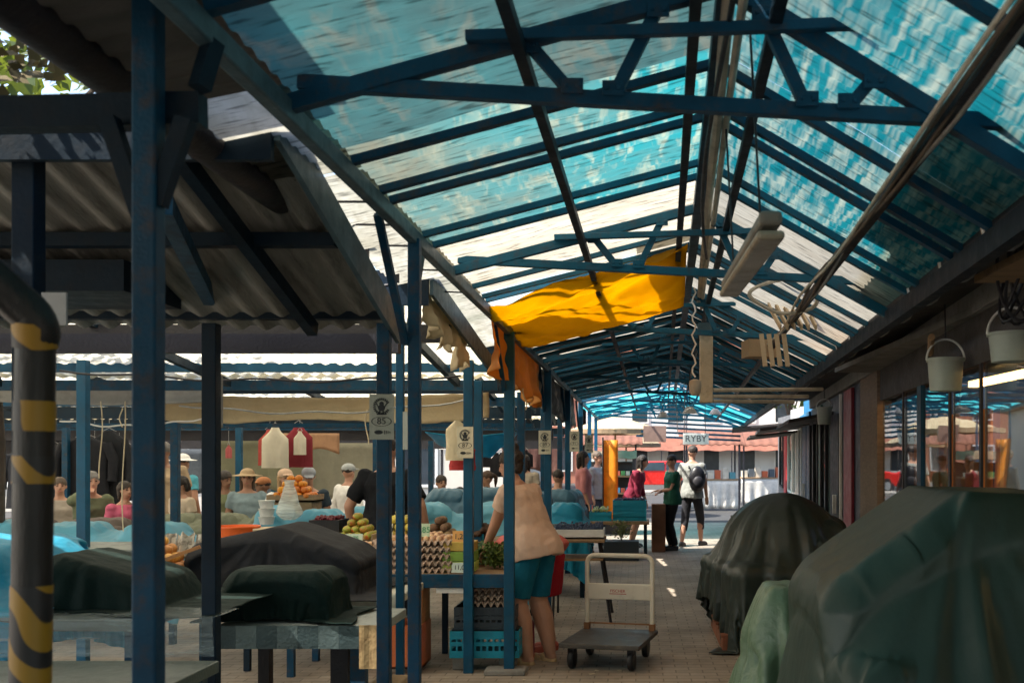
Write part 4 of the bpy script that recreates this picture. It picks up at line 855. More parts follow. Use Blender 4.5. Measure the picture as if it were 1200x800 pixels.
tag(m.build('cherries', M('dark cherries', (.12, .012, .02), .3, bump=0), smooth=True), 'heap of dark cherries in the black crate', 'cherries', kind='stuff')
crate('shallow pale tray holding the green and red apples', -2.3, 8.56, .906, .3, .4, .06, card_pale, group=G, solidw=True, name='fruit_tray', cat='tray')
pile('apple', 'apple', 'yellow green apple heaped in the pale tray', M('apple green', (.36, .38, .06), .35, rnd=.28, var=.35, vs=14, bump=0, col2=(.5, .12, .03), c2s=14), .034, (-2.3, 8.5, .92), (.33, .38), 62, 'apples in the pale tray')
crate('shallow tray holding mangoes behind the tall egg stacks', -1.95, 8.56, .906, .28, .4, .06, card, group=G, solidw=True, name='fruit_tray', cat='tray')
pile('mango', 'mango', 'yellow mango heaped behind the tall egg stacks', M('mango', (.6, .42, .08), .4, rnd=.28, bump=0, col2=(.3, .32, .06), c2s=9), .04, (-1.95, 8.5, .92), (.33, .38), 46, 'mangoes behind the egg stacks')
crate('white tray holding brown potatoes', -1.63, 8.6, .906, .3, .4, .06, white_pl, group=G, solidw=True, name='fruit_tray', cat='tray')
pile('potato', 'potato', 'brown potato piled in the white tray', M('potato', (.24, .15, .08), .8, rnd=.28, vs=16), .037, (-1.63, 8.58, .92), (.28, .38), 34, 'potatoes in the white tray')
crate('blue tray holding green peppers', -1.37, 8.62, .906, .24, .4, .06, teal_pl, group=G, solidw=True, name='fruit_tray', cat='tray')
pile('pepper', 'pepper', 'shiny green pepper piled in the blue tray', M('green pepper', (.03, .2, .09), .25, rnd=.28, bump=0), .038, (-1.37, 8.58, .92), (.23, .38), 18, 'green peppers in the blue tray')
def herb(label, x, y, z, r, n, col):
    t = thing('herb_bunch', (x, y, z), label, 'herbs', 'green bunches on the stalls'); m = MB(); lm = M('herb %.3f' % col[1], col, .6, var=.5, bump=0)
    st = MB()
    for k in range(14):
        a = rr(0, 6.28); st.tube([(x, y, z), (x + math.cos(a) * r * .4, y + math.sin(a) * r * .4, z + r * rr(.8, 1.4))], .003, 5)
    st.build('stems', lm, t)
    for i in range(n):
        a = rr(0, 6.28); e = rr(0, 1); c = V((x + r * e * math.cos(a), y + r * e * math.sin(a), z + r * rr(.3, 1.9)))
        d = V((random.gauss(0, 1), random.gauss(0, 1), random.gauss(0, 1))).normalized(); s = d.orthogonal().normalized(); l = rr(.015, .04)
        m.add([c, c + d * l * .5 + s * l * .4, c + d * l, c + d * l * .5 - s * l * .4], [(0, 1, 2, 3)])
    m.build('leaves', lm, t)
herb('bushy parsley bunch on the stall beside the bending woman', -1.1, 7.98, .73, .1, 700, (.1, .16, .03))
herb('dark green leafy bunch under the parsley beside the price card', -1.24, 8.15, .73, .1, 400, (.03, .09, .03))
# crates below
crate('dark grey crate carrying the empty egg trays', -1.13, 7.86, .31, .46, .4, .165, dkblue_pl, group=G)
crate('teal blue crate at the bottom under the egg stall', -1.13, 7.84, .1, .52, .4, .2, teal_pl, group=G)
crate('faded orange crate under the table beside the dark post', -1.7, 7.72, .04, .24, .36, .32, rust_pl, group=G, solidw=True)
tag(MB().box((-1.13, 7.86, .298), (.5, .38, .02)).build('board', dark), 'dark board between the teal crate and the dark grey crate', 'board')
for x, wh in ((-1.32, 'left'), (-.97, 'right')): tag(MB().box((x, 7.8, .05), (.12, .2, .098)).build('concrete_block', concrete, bevel=.008), f'grey concrete block under the {wh} end of the teal blue crate', 'block', 'concrete blocks')
tag(MB().box((-1.62, 7.74, .5), (.07, .3, .28)).build('wooden_board', wood_or, bevel=.003), 'upright reddish board on the faded orange crate under the egg stall', 'board')
tag(MB().box((-1.35, 7.75, .61), (.26, .3, .04)).build('white_tray', white_pl), 'white tray tucked right below the egg stall rail', 'tray')
# left middle goods
crate('pale wooden crate of onions between the green and charcoal covers', -2.88, 6.26, .752, .3, .3, .18, wood, group=G, name='onion_crate', solidw=True)
pile('onion', 'onion', 'golden brown onion heaped in the pale wooden crate', M('onion', (.55, .24, .06), .45, rnd=.28, var=.3, vs=10, bump=0), .034, (-2.88, 6.25, .9), (.29, .28), 40, 'onions in the wooden crate')
for k in range(3):
    o = MB().grid(lambda u, v: V((-2.98 + k * .12 + .12 * u, 6.33 + .05 * v + .02 * math.sin(u * 9 + k), .98 + .14 * v + .03 * noise.noise(V((u * 4, v * 4, k))))), 10, 10).build('newspaper', M('newsprint', (.5, .46, .38), .9, col2=(.18, .16, .13), c2s=22), smooth=True, solid=.002)
    tag(o, ['crumpled newspaper left of the onions', 'crumpled newspaper sheet right behind the onions', 'crumpled newspaper standing right of the onions'][k], 'newspaper', 'newspapers by the onions')
tag(MB().bar((-2.83, 6.1, .98), (-2.62, 6.16, 1.06), .03, .02).build('wooden_stick', wood_or), 'orange brown wooden slat sticking out over the onions', 'slat')
bs = MB(); bs.lathe([(.0, 0), (.13, 0), (.165, .14), (.172, .14), (.172, .15), (.158, .15), (.125, .012), (0, .012)], (-3.0, 7.7, .932), 28, None, False)
tag(bs.build('basin', orange_pl, smooth=True), 'bright orange plastic basin on the table behind the charcoal cover', 'basin')
tag(MB().box((-2.72, 7.75, 1.0), (.3, .26, .13), .2).build('carton', card_pale, bevel=.004), 'flattened pale cardboard box beside the orange basin', 'box')
crate('brown wooden crate heaped with oranges in front of the woman with a visor', -3.62, 10.9, 1.13, .5, .35, .07, wood, group=G, solidw=True, name='orange_crate')
inner_box('wooden stand carrying the crate of oranges', -3.85, -3.4, 10.75, 11.1, .0, 1.128, wood, 'wooden_stand', 'stand')
pile('orange', 'orange', 'bright orange fruit heaped in the wooden crate', M('orange skin', (.75, .25, .02), .45, rnd=.28, bump=.1, bs=300), .04, (-3.62, 10.88, 1.15), (.48, .33), 60, 'oranges in the wooden crate')
# clear bag, white tubs
bg_ = MB().grid(lambda u, v: V((-3.3 + (r_ := (.14 * math.sin(min(1, v * 3 + .25) * 1.57) * (1 - v ** 1.3 * .86) + (.05 * max(0, v - .88) * 5)) * (1 + .16 * noise.noise(V((math.cos(u * 6.283) * 2, math.sin(u * 6.283) * 2, v * 3))))) * math.cos(u * 6.283), 9.75 + r_ * .6 * math.sin(u * 6.283), 1.0 + .38 * v)), 32, 24)
tag(bg_.build('plastic_bag', film('milky bag film', (.75, .78, .72), .55), smooth=True), 'milky knotted plastic bag standing before the oranges', 'bag')
for k in range(3): tag(MB().lathe([(.06, 0), (.075, .07), (.08, .075)], (-3.55, 9.85, .95 + k * .078), 16).build('tub', white_pl, smooth=True), ['lowest', 'middle', 'top'][k] + ' white plastic tub in the stack beside the milky bag', 'tub', 'white plastic tubs')
# blueberry table
TB = table('trestle table with thin splayed legs carrying blueberry trays', -.84, -.3, 9.9, 10.5, .8, wood, dark, .03, legs=False)
for X in (-.78, -.36):
    for Y, s in ((9.97, 1), (10.43, -1)): MB().bar((X, Y + s * .06, .77), (X + (.12 if X > -.5 else -.02), Y - s * .1, .0), .02, .02).build('leg', dark, TB)
MB().box((-.57, 10.2, .6), (.5, .5, .02)).build('lower_shelf', wood, TB)
crate('long white tray of blueberries on the trestle table', -.56, 10.15, .802, .5, .38, .09, white_pl, solidw=True, group=G, name='blueberry_tray', cat='tray')
m = MB()
for k in range(420): m.ball((-.56 + rr(-.23, .23), 10.15 + rr(-.17, .17), .875 + rr(0, .05) + .02 * math.sin(k)), .011, 6, 5)
tag(m.build('blueberries', M('blueberries', (.05, .075, .14), .5, bump=0), smooth=True), 'blueberries heaped in the long white tray', 'blueberries', kind='stuff')

# ------------------------------------------------------------------ trolley
tr = thing('platform_trolley', (-.17, 8.0, 0), 'cream white platform trolley with folded hoop handle standing in the aisle', 'trolley', rz=0)
rot = Matrix.Rotation(R(-12), 3, 'Z')
def tv(x, y, z): q = rot @ V((x, y, 0)); return V((-.2 + q.x, 7.98 + q.y, z))
m = MB().box(tv(0, 0, .185), (.62, .74, .035), rot); m.build('platform', M('scuffed dark deck', (.06, .055, .05), .5, var=.4, dirt=.5, dcol=(.2, .17, .13)), tr, bevel=.006)
h = MB(); hw = .27; ys = .33; pts = [tv(-hw, ys, .2), tv(-hw, ys, .74)] + [tv(-hw + .06 - .06 * math.cos(a), ys, .74 + .06 * math.sin(a)) for a in np.linspace(.2, math.pi / 2, 5)] + [tv(hw - .06 + .06 * math.sin(a), ys, .74 + .06 * math.cos(a)) for a in np.linspace(0, math.pi / 2 - .2, 5)] + [tv(hw, ys, .74), tv(hw, ys, .2)]
h.tube(pts, .019, 10); h.build('handle', white_paint, tr, smooth=True)
hp = MB().box(tv(0, ys - .012, .51), (.52, .02, .13), rot).build('handle_panel', white_paint, tr, bevel=.008)
MB().bar(tv(-hw, ys, .25), tv(hw, ys, .25), .012, .012).build('cross_bar', M('rusty bar', (.3, .14, .06), .7), tr)
for s in (-1, 1): MB().box(tv(s * hw, ys, .225), (.045, .05, .06), rot).build('hinge', M('rusty bar', (.3, .14, .06)), tr)
te = text('FISCHER', .034, (0, 0, 0), (0, 0, 0), red_ink, hp); te.location = tv(-.01, ys - .0235, .515) - V(parent_loc(hp)); te.rotation_euler = (R(90), 0, R(-12))
MB().box(tv(-.01, ys - .0235, .493), (.14, .002, .005), rot).build('underline', red_ink, hp)
for sx in (-.23, .23):
    for sy in (-.27, .27):
        w = MB().lathe([(.03, -.022), (.07, -.022), (.078, -.012), (.078, .012), (.07, .022), (.03, .022)], tv(sx, sy, .078), 18, rot @ Matrix.Rotation(R(90), 3, 'Y')).build('wheel', black_pl, tr, smooth=True)
        MB().box(tv(sx, sy, .145), (.05, .09, .045), rot).build('fork', dark, w)

# ------------------------------------------------------------------ downpipe with hazard tape, notice plates, number signs
dp = thing('downpipe', (PX(40, 2), 2.0, 0), 'dark downpipe with torn yellow and black hazard tape in the left foreground', 'pipe')
X0, Y0 = PX(37, 2), 2.0
def arc(u): return V((X0 - .012 + .03 * u, Y0, 1.88 * u))
zt = PZ(400, 2)
DPP = [V((PX(24, 2), 2, 0)), V((PX(34, 2), 2, 1.0)), V((PX(42, 2), 2, zt))]
MB().tube(DPP, .036, 20).build('pipe', M('dirty black pipe', (.012, .012, .012), .45, var=.4, vs=6, stretch=(3, 3, .5)), dp, smooth=True)
el = [DPP[2]] + [P(46 - 30 * (1 - math.cos(a)), 400 - 42 * math.sin(a), 2 - .02 * a) for a in np.linspace(.2, 1.0, 5)] + [P(-40, 300, 1.9)]
MB().tube(el, [.039] * 6 + [.038], 20).build('elbow', M('dirty black pipe', (.022, .022, .022)), dp, smooth=True)
def tape(p, q, r=.0375): MB().tube([p, p.lerp(q, .5), q], r, 20, False).build('hazard_tape', hazard, dp, smooth=True)
def onp(py): z = PZ(py, 2); return DPP[0].lerp(DPP[1], z) if z < 1 else DPP[1].lerp(DPP[2], (z - 1) / (zt - 1))
tape(onp(800), onp(685)); tape(onp(566), onp(534)); tape(onp(505), onp(470)); tape(el[0] + V((0, 0, -.01)), el[3], .0405)
tag(MB().box(P(64, 362, 3.14), (.075, .01, .1)).build('notice_plate', M('pale grey plate', (.4, .4, .37), .6)), 'pale grey blank plate fixed behind the hazard taped downpipe', 'plate')
tag(MB().box(P(249, 470, 4.62), (.08, .05, .24)).build('meter_box', M('pale grey plate', (.4, .4, .37)), bevel=.006), 'narrow grey box fixed behind the dark navy stall post', 'box')
def sign(label, x, y, zc, w, h, num, plate, rz=0):
    t = thing('number_sign', (x, y, zc), label, 'sign', 'stall number signs'); t.rotation_euler = (0, 0, 0)
    def part(m, nm, mt): o = bpy.data.objects.new(nm, m.mesh(nm, V((0, 0, 0)), [mt])); COL.objects.link(o); o.parent = t; return o
    part(MB().box((0, 0, 0), (w, .006, h)), 'plate', plate)
    m = MB(); ce = h * .23; rI = w * .3
    for k in range(22):
        a = R(-60 + 300 * k / 21); rt = Matrix.Rotation(-a, 3, 'Y'); m.box((rI * math.sin(a) * -1, -.0045, ce + rI * math.cos(a) * -1), (w * .05, .002, w * .1), Matrix.Rotation(a, 3, 'Y'))
    m.ball((0, -.004, ce + w * .1), (w * .1, .0015, w * .1), 10, 6); m.ball((0, -.004, ce - w * .06), (w * .15, .0015, w * .14), 10, 6)
    for s in (-1, 1): m.box((s * w * .16, -.0045, ce + w * .03), (w * .04, .002, w * .22), Matrix.Rotation(s * .5, 3, 'Y')); m.box((s * w * .07, -.0045, ce - w * .22), (w * .06, .002, w * .14))
    m.box((0, -.0045, ce - w * .32), (w * .4, .002, w * .05)); part(m, 'emblem', ink)
    m = MB(); n = 32; zo = -h * .1
    m.add([(math.cos(2 * math.pi * k / n) * r * w * .42, -.0042, zo + math.sin(2 * math.pi * k / n) * r * w * .2) for r in (1, .9) for k in range(n)], [(k, (k + 1) % n, n + (k + 1) % n, n + k) for k in range(n)]); part(m, 'number_oval', ink)
    text(num, w * .38, (0, -.0042, zo), (R(90), 0, 0), ink, t)
    m = MB(); zo = -h * .34
    m.ball((-w * .12, -.004, zo), (w * .18, .0012, w * .09), 12, 6); m.box((-w * .18, -.0052, zo), (w * .1, .002, w * .06))
    for k in range(4): m.box((w * (.12 + k * .075), -.0045, zo), (w * .03, .002, w * (.16 - k * .025)), None)
    part(m, 'logo', ink); return t
pl1 = M('aged sign plate', (.42, .43, .36), .6, var=.12); pl2 = M('cream sign plate', (.66, .61, .46), .6, var=.1)
sign('grey green number sign reading 85 on the post of the nearest stall', PX(446, 4.5), 4.52, PZ(488, 4.5), .108, .2, '85', pl1)
sign('cream number sign reading 87 on the blue post above the egg stall', PX(544, 7.5), 7.54, PZ(518, 7.5), .12, .23, '87', pl2)
sign('cream number sign reading 89 on the post behind the bending woman', PX(638, 10.8), 10.84, PZ(518, 10.8), .13, .25, '89', pl2)
sign('small cream number sign reading 91 on the fourth canopy post', PX(673, 14), 14.03, PZ(517, 14), .13, .28, '91', pl2)
sign('distant number sign reading 93 on the fifth canopy post', PX(690, 17.3), 17.34, PZ(520, 17.3), .14, .3, '93', pl1)
tag(MB().box((PX(476, 5.9), 5.97, PZ(504, 5.9)), (.07, .006, .22)).build('notice_plate', pl1), 'blank narrow plate on the thin post right of the 85 sign', 'plate')
def bag(label, x, y, z, w, h, mt, seed):
    def g(u, v):
        a = 2 * math.pi * u; ww = w * (.5 if v < .8 else .5 * (1 - (v - .8) * 4)); f = 1 + .12 * noise.noise(V((math.cos(a) * 2, v * 4, seed)))
        return V((x + math.cos(a) * ww * f, y + math.sin(a) * w * .2 * f, z - h + h * v))
    o = MB().grid(g, 24, 14).build('carrier_bag', mt, smooth=True); tag(o, label, 'bag', 'bags hanging on the posts'); return o
bag('beige carrier bag hanging behind the 87 sign', PX(533, 7.62), 7.72, PZ(492, 7.6), .17, .3, carrier, 1)
bag('red cloth bag hanging below the beige carrier bag', PX(538, 7.7), 7.84, PZ(520, 7.7), .2, .2, red_pl, 2)
# RYBY sign
SGX, SGY = 1.08, 18.4
rs = thing('hanging_sign', (SGX, SGY, 0), 'white sign reading RYBY hung across the aisle from the canopy', 'sign')
MB().box((SGX, SGY, PZ(514, SGY)), (.46, .02, .2)).build('plate', M('bright sign white', (.85, .84, .8), .5, var=.03, trans=.8), rs, bevel=.003)
te = text('RYBY', .165, V((0, -.013, PZ(514, SGY))), (R(90), 0, 0), ink, rs)
for s in (-.17, .17): MB().tube([(SGX + s, SGY, PZ(514, SGY) + .09), (SGX + s, SGY, 2.6)], .006, 5).build('wire', dark, rs)
for k in range(2): tag(MB().tube([(.6 + .12 * k, 15.2, 2.75), (.62 + .1 * k, 15.2, 1.95)], .005, 5).build('hanging_rope', white_pl), ['thin pale rope hanging left of the RYBY sign', 'thin pale rope hanging nearest the RYBY sign'][k], 'rope', 'ropes near the RYBY sign')

# ------------------------------------------------------------------ tarps under the roof
def sag(u, v):
    z0, z1 = 6.45 - .6 * u, 8.45 - 1.15 * u; Z = z0 + (z1 - z0) * v; p = cL(Z, .0 + .97 * u); p.z -= .05 + .20 * v * u + .03 * math.sin(v * 9 + u * 2) + .018 * math.sin(v * 21 - u * 5) + .03 * noise.noise(V((u * 4, v * 7, 3))) + .022 * abs(noise.noise(V((u * 3 + v * 2, v * 9, 7)))) * 2 + .012 * abs(noise.noise(V((u * 11, v * 16 + u * 6, 2)))) * 2 + .05 * math.sin(math.pi * u) * v
    return p
tag(MB().grid(sag, 44, 60).build('tarpaulin', yellow_tarp, smooth=True, sharp=0, solid=.003), 'bright yellow tarpaulin slung under the left slope of the canopy roof', 'tarpaulin')
def drop(x, z0, z1, top, bot, mat, label, seed, group='sheets hanging from the canopy eave', n=(70, 18)):
    def g(u, v):
        Z = z0 + (z1 - z0) * u; b = bot(u) if callable(bot) else bot
        fold = (.06 if seed == 1 else .035) * math.sin(u * 31 + seed) + .02 * math.sin(u * 67 + v * 2)
        return V((x + fold * v + .03 * noise.noise(V((u * 6, v * 4, seed))), Z + .02 * math.sin(u * 40) * v, top - b * v + .02 * noise.noise(V((u * 9, v, seed + 5)))))
    return tag(MB().grid(g, *n).build('hanging_sheet', mat, smooth=True, sharp=0, solid=.003), label, 'tarpaulin', group)
jag = lambda a, b, s: (lambda u: a + (b - a) * u + .09 * noise.noise(V((u * 7, s, 0))) + .04 * noise.noise(V((u * 23, s, 1))))
drop(-.98, 6.9, 10.3, 2.56, jag(.36, .46, 2), amber_tarp, 'amber yellow sheet hanging over the eave below the yellow tarpaulin', 1)
drop(-1.02, 10.2, 12.2, 2.56, jag(.42, .38, 3), tarp_grey, 'torn grey sheet hanging from the eave after the amber sheet', 2)
drop(-1.02, 12.1, 16.8, 2.56, jag(.42, .5, 4), M('dark torn tarpaulin', (.04, .036, .033), .7, col2=(.3, .26, .2), c2s=2.5, c2t=(.58, .66)), 'long dark ragged sheet hanging from the eave farther along', 3)
drop(-1.16, 5.6, 7.0, 2.5, jag(.18, .3, 6), canvas, 'pale ragged canvas hanging outside the eave before the amber sheet', 5, n=(40, 10))
def roll(u, v): X = -4.4 + 3.1 * u; return V((X, 9.05 + .04 * math.sin(v * 3), 2.17 - .22 * v - .03 * math.sin(u * math.pi * 3) * v - .05 * math.sin(u * math.pi) + .012 * noise.noise(V((u * 20, v * 2, 0)))))
tag(MB().grid(roll, 80, 10).build('awning', canvas, smooth=True, sharp=0, solid=.006), 'beige canvas awning sagging along the front of the third stall row', 'awning')
tag(MB().grid(lambda u, v: V((-5.6 + 1.9 * u, 8.95 + .02 * math.sin(v * 4), 2.22 - .14 * v - .03 * math.sin(u * 3.1))), 40, 6).build('awning', M('grey canvas', (.3, .3, .28), .8), smooth=True, solid=.006), 'grey canvas strip left of the beige awning', 'awning')
def cy(u, v):
    X = PX(498, 11.6) + 1.0 * u; return V((X, 11.6 + .5 * v, 1.88 - .04 * math.sin(u * math.pi) - (.28 * math.sin(math.pi * min(1, u * .9 + .08)) + .02 * math.sin(u * 30)) * v))
tag(MB().grid(cy, 40, 10).build('awning', tarp_cyan, smooth=True, sharp=0, solid=.006), 'cyan cloth awning hanging low behind the 87 sign', 'awning')

# ------------------------------------------------------------------ lamps, cables, things under the roof
fl = thing('strip_lamp', (.37, 3.3, 2.22), 'long grimy fluorescent strip lamp hanging below the right roof slope', 'lamp')
a, b = V((.36, 2.72, 2.235)), V((.36, 3.95, 2.26))
MB().bar(a, b, .062, .04).build('housing', M('grimy lamp grey', (.16, .145, .12), .5, dirt=.6), fl, bevel=.012)
MB().bar(a + V((0, 0, -.045)), b + V((0, 0, -.033)), .075, .025).build('diffuser', M('yellowed diffuser', (.3, .26, .19), .4, dirt=.5), fl, bevel=.01)
for Z in (2.95, 3.75): MB().tube([(.36, Z, 2.27), (.33, Z, 2.82)], .004, 5).build('wire', dark, fl)
def cab(label, pts, r, mt, nm='cable', cat='cable', group=None): return tag(MB().tube(pts, r, 8).build(nm, mt, smooth=True), label, cat, group)
grime = M('grimy pale conduit', (.55, .5, .4), .5, dirt=.5)
cab('thicker pale conduit running below the ridge', [(.12 + .047 * z, z, 2.82 + .012 * math.sin(z * 3)) for z in np.arange(.6, 8.6, .4)], .02, grime, 'conduit', 'conduit')
cab('thin pale conduit beside the thicker one below the ridge', [(.165 + .044 * z, z, 2.80 + .014 * math.sin(z * 2 + 1)) for z in np.arange(.6, 8.6, .4)], .013, grime, 'conduit', 'conduit')
cab('black sagging cable crossing near the ridge', [(.05 + .065 * z + .05 * math.sin(z), z, 2.74 - .03 * math.sin(z * 1.3)) for z in np.arange(1, 6, .25)], .008, dark)
for k in range(5):
    cab(['outermost', 'second', 'middle', 'fourth', 'innermost'][k] + ' weathered cable in the bundle along the right roof purlin', [cR(z, .6 + .012 * math.sin(z * 2 + k)) + V((.014 * (k - 2), 0, -.115 - .01 * math.sin(z * 3 + k * 2))) for z in np.arange(.5, 8.2, .3)], .007, [grime, M('brown cable', (.12, .09, .065), .6), M('brown cable', (.12, .09, .065)), steel, M('brown cable', (.2, .14, .09))][k], group='cable bundle under the right slope') if k < 4 else None
hl = thing('hanging_lamp', (.55, 8.0, 2.1), 'narrow lamp box hanging upright below the ridge with pale pipe arms', 'lamp')
MB().box((.55, 8, 2.3), (.1, .1, .56)).build('housing', M('dirty lamp cream', (.52, .45, .32), .5, dirt=.5), hl, bevel=.01)
MB().box((.55, 8, 2.6), (.13, .13, .08)).build('bracket', greyblue, hl)
for k, z in enumerate((2.12, 2.07, 2.035)): MB().tube([(.6, 8.0, z), (1.55 - .12 * k, 8.5, z + .04 - k * .01)], .016, 8).build('arm', grime, hl, smooth=True)
MB().tube([(.55, 8, 2.62), (.52, 8, 2.84)], .008, 6).build('wire', dark, hl)
lt = thing('lantern', (.44, 7.4, 2.08), 'small caged lantern hanging on a curly pale flex beside the lamp box', 'lantern')
MB().tube([(.42 + .015 * math.sin(k * 1.7), 7.4, 2.82 - k * .034) for k in range(20)], .007, 6).build('flex', white_pl, lt, smooth=True)
MB().lathe([(.015, .1), (.04, .09), (.045, .06), (.04, 0), (.02, -.02)], (.43, 7.4, 2.06), 14).build('cage', M('lantern metal', (.4, .37, .3), .5), lt, smooth=True)
# planks, sack and odds on the right gutter
gl = lambda z, h, dx=.06: V((xg(z) + dx, z, h))
tag(MB().bar(gl(6.6, 2.52), gl(9.9, 2.56), .03, .2).build('wooden_plank', wood_or, bevel=.004), 'orange brown plank standing on edge along the right gutter', 'plank', None)
tag(MB().bar(gl(6.7, 2.5, .12), gl(8.9, 2.54, .12), .03, .14).build('wooden_plank', wood, bevel=.004), 'weathered plank behind the orange brown plank', 'plank')
sk = MB(); sk.grid(lambda u, v: V((xg(7.0) + .02 + (.13 + .02 * noise.noise(V((u * 6, v * 5, 1)))) * math.cos(2 * math.pi * u) * math.sin(math.pi * (v * .9 + .05)), 7.0 + .16 * math.sin(2 * math.pi * u) * math.sin(math.pi * (v * .9 + .05)), 2.62 + .2 * v)), 24, 14)
tag(sk.build('white_sack', white_pl, smooth=True, sharp=0), 'crumpled white sack stuffed above the plank at the roof edge', 'sack')
wb = MB()
for k in range(6): wb.bar((.92 + k * .045, 6.5, 2.42), (.9 + k * .05, 6.95, 2.63), .035, .012, (1, 0, 0))
tag(wb.build('slat_bundle', card_pale), 'bundle of pale slats tucked under the right roof slope', 'slats')
wb = MB()
for k in range(4): wb.bar((.86 + k * .05, 6.8, 2.2), (.84 + k * .05, 6.85, 2.42), .03, .012, (0, 1, 0))
tag(wb.build('slat_bundle', card_pale), 'short slats hanging below the slat bundle', 'slats')
tag(MB().box((1.0, 8.3, 2.47), (.24, .2, .14), .2).build('carton', card, bevel=.003), 'brown cardboard box tucked under the roof beside the lamp arms', 'box')
cl_ = MB().tube([(.9 + .2 * math.sin(a) * (1 + .15 * math.sin(3 * a)), 6.1 + .05 * math.cos(2 * a), 2.56 + .1 * math.cos(a)) for a in np.linspace(0, 13, 60)], .012, 6)
tag(cl_.build('coiled_hose', grime, smooth=True), 'coil of pale hose hooked to the right purlin above the slats', 'hose')
cw = MB()
for k in range(5): cw.tube([(xw(4.0) - .16 + .07 * math.sin(a + k) + .012 * k, 4.05 + .06 * math.cos(a + k), 2.3 + .17 * math.cos(a)) for a in np.linspace(0, 6.28, 24)], .007, 5)
tag(cw.build('wire_coil', dark, smooth=True), 'tangled coil of wire hanging from the lintel at the right edge', 'wire')
tag(MB().tube([(xw(5.9) - .12, 5.95, 2.2), (xw(5.9) - .3, 5.3, 2.22)], .018, 8).build('wooden_stick', wood), 'short wooden stick poking out behind the first bucket', 'stick')
tag(MB().box((xg(2.9) + .33, 3.6, 2.31), (.3, 1.0, .03)).build('wooden_plank', wood), 'loose weathered plank under the eave above the second bucket', 'plank')
def bucket(label, x, y, zb, r, h):
    t = thing('plastic_bucket', (x, y, zb), label, 'bucket', 'translucent buckets hanging from the lintel')
    m = MB().lathe([(0, 0), (r * .84, 0), (r * .86, .01), (r * .97, h * .9), (r, h * .9), (r * 1.05, h * .9), (r * 1.05, h), (r * .98, h), (r * .95, h * .9), (r * .84, .012), (0, .012)], (x, y, zb), 28, None, False)
    m.build('tub', bucket_pl, t, smooth=True)
    MB().tube([(x + r * 1.06 * math.cos(a), y, zb + h * .95 + r * 1.15 * math.sin(a)) for a in np.linspace(0, math.pi, 20)], .006, 6).build('handle', white_pl, t, smooth=True)
    MB().tube([(x, y, zb + h * .95 + r * 1.15), (x, y + .01, 2.42 if zb < 2.2 else zb + h + r + .15)], .004, 5).build('hook', dark, t)
bucket('white translucent bucket hanging nearest the glass shop windows', PX(1108, 5.5), 5.5, PZ(458, 5.5), .096, .175)
bucket('translucent bucket cut off by the right edge of the view', PX(1186, 4.4), 4.4, PZ(424, 4.4), .1, .125)
bucket('small white bucket hanging farther along by the maroon panel', PX(966, 12), 12, PZ(497, 12), .09, .2)
# boxes and bicycle near the middle pile
tag(MB().box((PX(893, 10.6), 10.6, .62), (.42, .3, .42), .05).build('carton', card, bevel=.004), 'open brown cardboard box behind the rounded olive tarpaulin', 'box')
tag(MB().box((PX(893, 10.6), 10.62, .2), (.5, .4, .4), .05).build('wooden_crate', wood, bevel=.006), 'wooden crate carrying the brown cardboard box', 'crate')
bk = thing('bicycle', (1.2, 11.6, 0), 'bicycle leaning by the kiosks behind the cardboard box', 'bicycle')
by = lambda y: 1.3 + (y - 11.3) * .12
for Y in (11.1, 12.1):
    w = MB().tube([(by(Y), Y + .32 * math.cos(a), .34 + .32 * math.sin(a)) for a in np.linspace(0, 2 * math.pi, 33)], .018, 8, False).build('wheel', black_pl, bk, smooth=True)
    s = MB()
    for k in range(10): s.tube([(by(Y), Y, .34), (by(Y), Y + .31 * math.cos(k * .628), .34 + .31 * math.sin(k * .628))], .0015, 4)
    s.build('spokes', steel, w)
fr = MB(); q = lambda y, z: V((by(y), y, z))
for a, b in (((11.1, .34), (11.2, .85)), ((11.2, .75), (11.75, .75)), ((11.2, .7), (11.6, .32)), ((11.6, .32), (11.78, .85)), ((11.6, .32), (12.1, .34)), ((11.75, .75), (12.1, .34))): fr.tube([q(*a), q(*b)], .015, 8)
fr.build('frame', M('dark red paint', (.2, .02, .02), .4), bk, smooth=True)
MB().ball(q(11.8, .9), (.06, .13, .035)).build('saddle', black_pl, bk, smooth=True); MB().tube([q(11.22, .95) + V((-.25, 0, 0)), q(11.2, .93), q(11.22, .95) + V((.25, 0, 0))], .012, 8).build('handlebar', steel, bk)
# ------------------------------------------------------------------ far aisle stall
table('small aisle table with blue crates far along the left side', -.8, .22, 16.6, 17.4, .55, wood, navy_dark)
for k in range(2): crate(['lower', 'upper'][k] + ' bright blue crate on the far aisle table', -.1, 16.95, .552 + k * .17, .55, .4, .165, teal_pl, group='blue crates in the far aisle')
crate('left bright blue crate with long beans on the far aisle table', -.58, 16.9, .552, .36, .4, .14, teal_pl, group='blue crates in the far aisle')
m = MB()
for k in range(40): x = rr(-.72, -.46); m.bar((x, 16.75, .7 + rr(0, .05)), (x + rr(-.03, .06), 17.05, .72 + rr(0, .06)), .012, .012)
tag(m.build('beans', M('pale green beans', (.4, .45, .16), .6)), 'pale long beans lying across the left blue crate', 'beans', kind='stuff')
m = MB()
for k in range(140): m.ball((-.1 + rr(-.24, .24), 16.95 + rr(-.17, .17), .875 + rr(0, .04)), .016, 6, 5)
tag(m.build('plums', M('dark plums', (.06, .05, .1), .4), smooth=True), 'dark plums heaped in the upper blue crate', 'plums', kind='stuff')
herb('leafy bunch in a basket before the far blue crates', -.22, 15.9, .3, .16, 400, (.12, .14, .03))
inner_box('dark crate under the leafy bunch in the far aisle', -.5, .05, 15.75, 16.1, 0, .3, dkblue_pl, 'dark_crate')
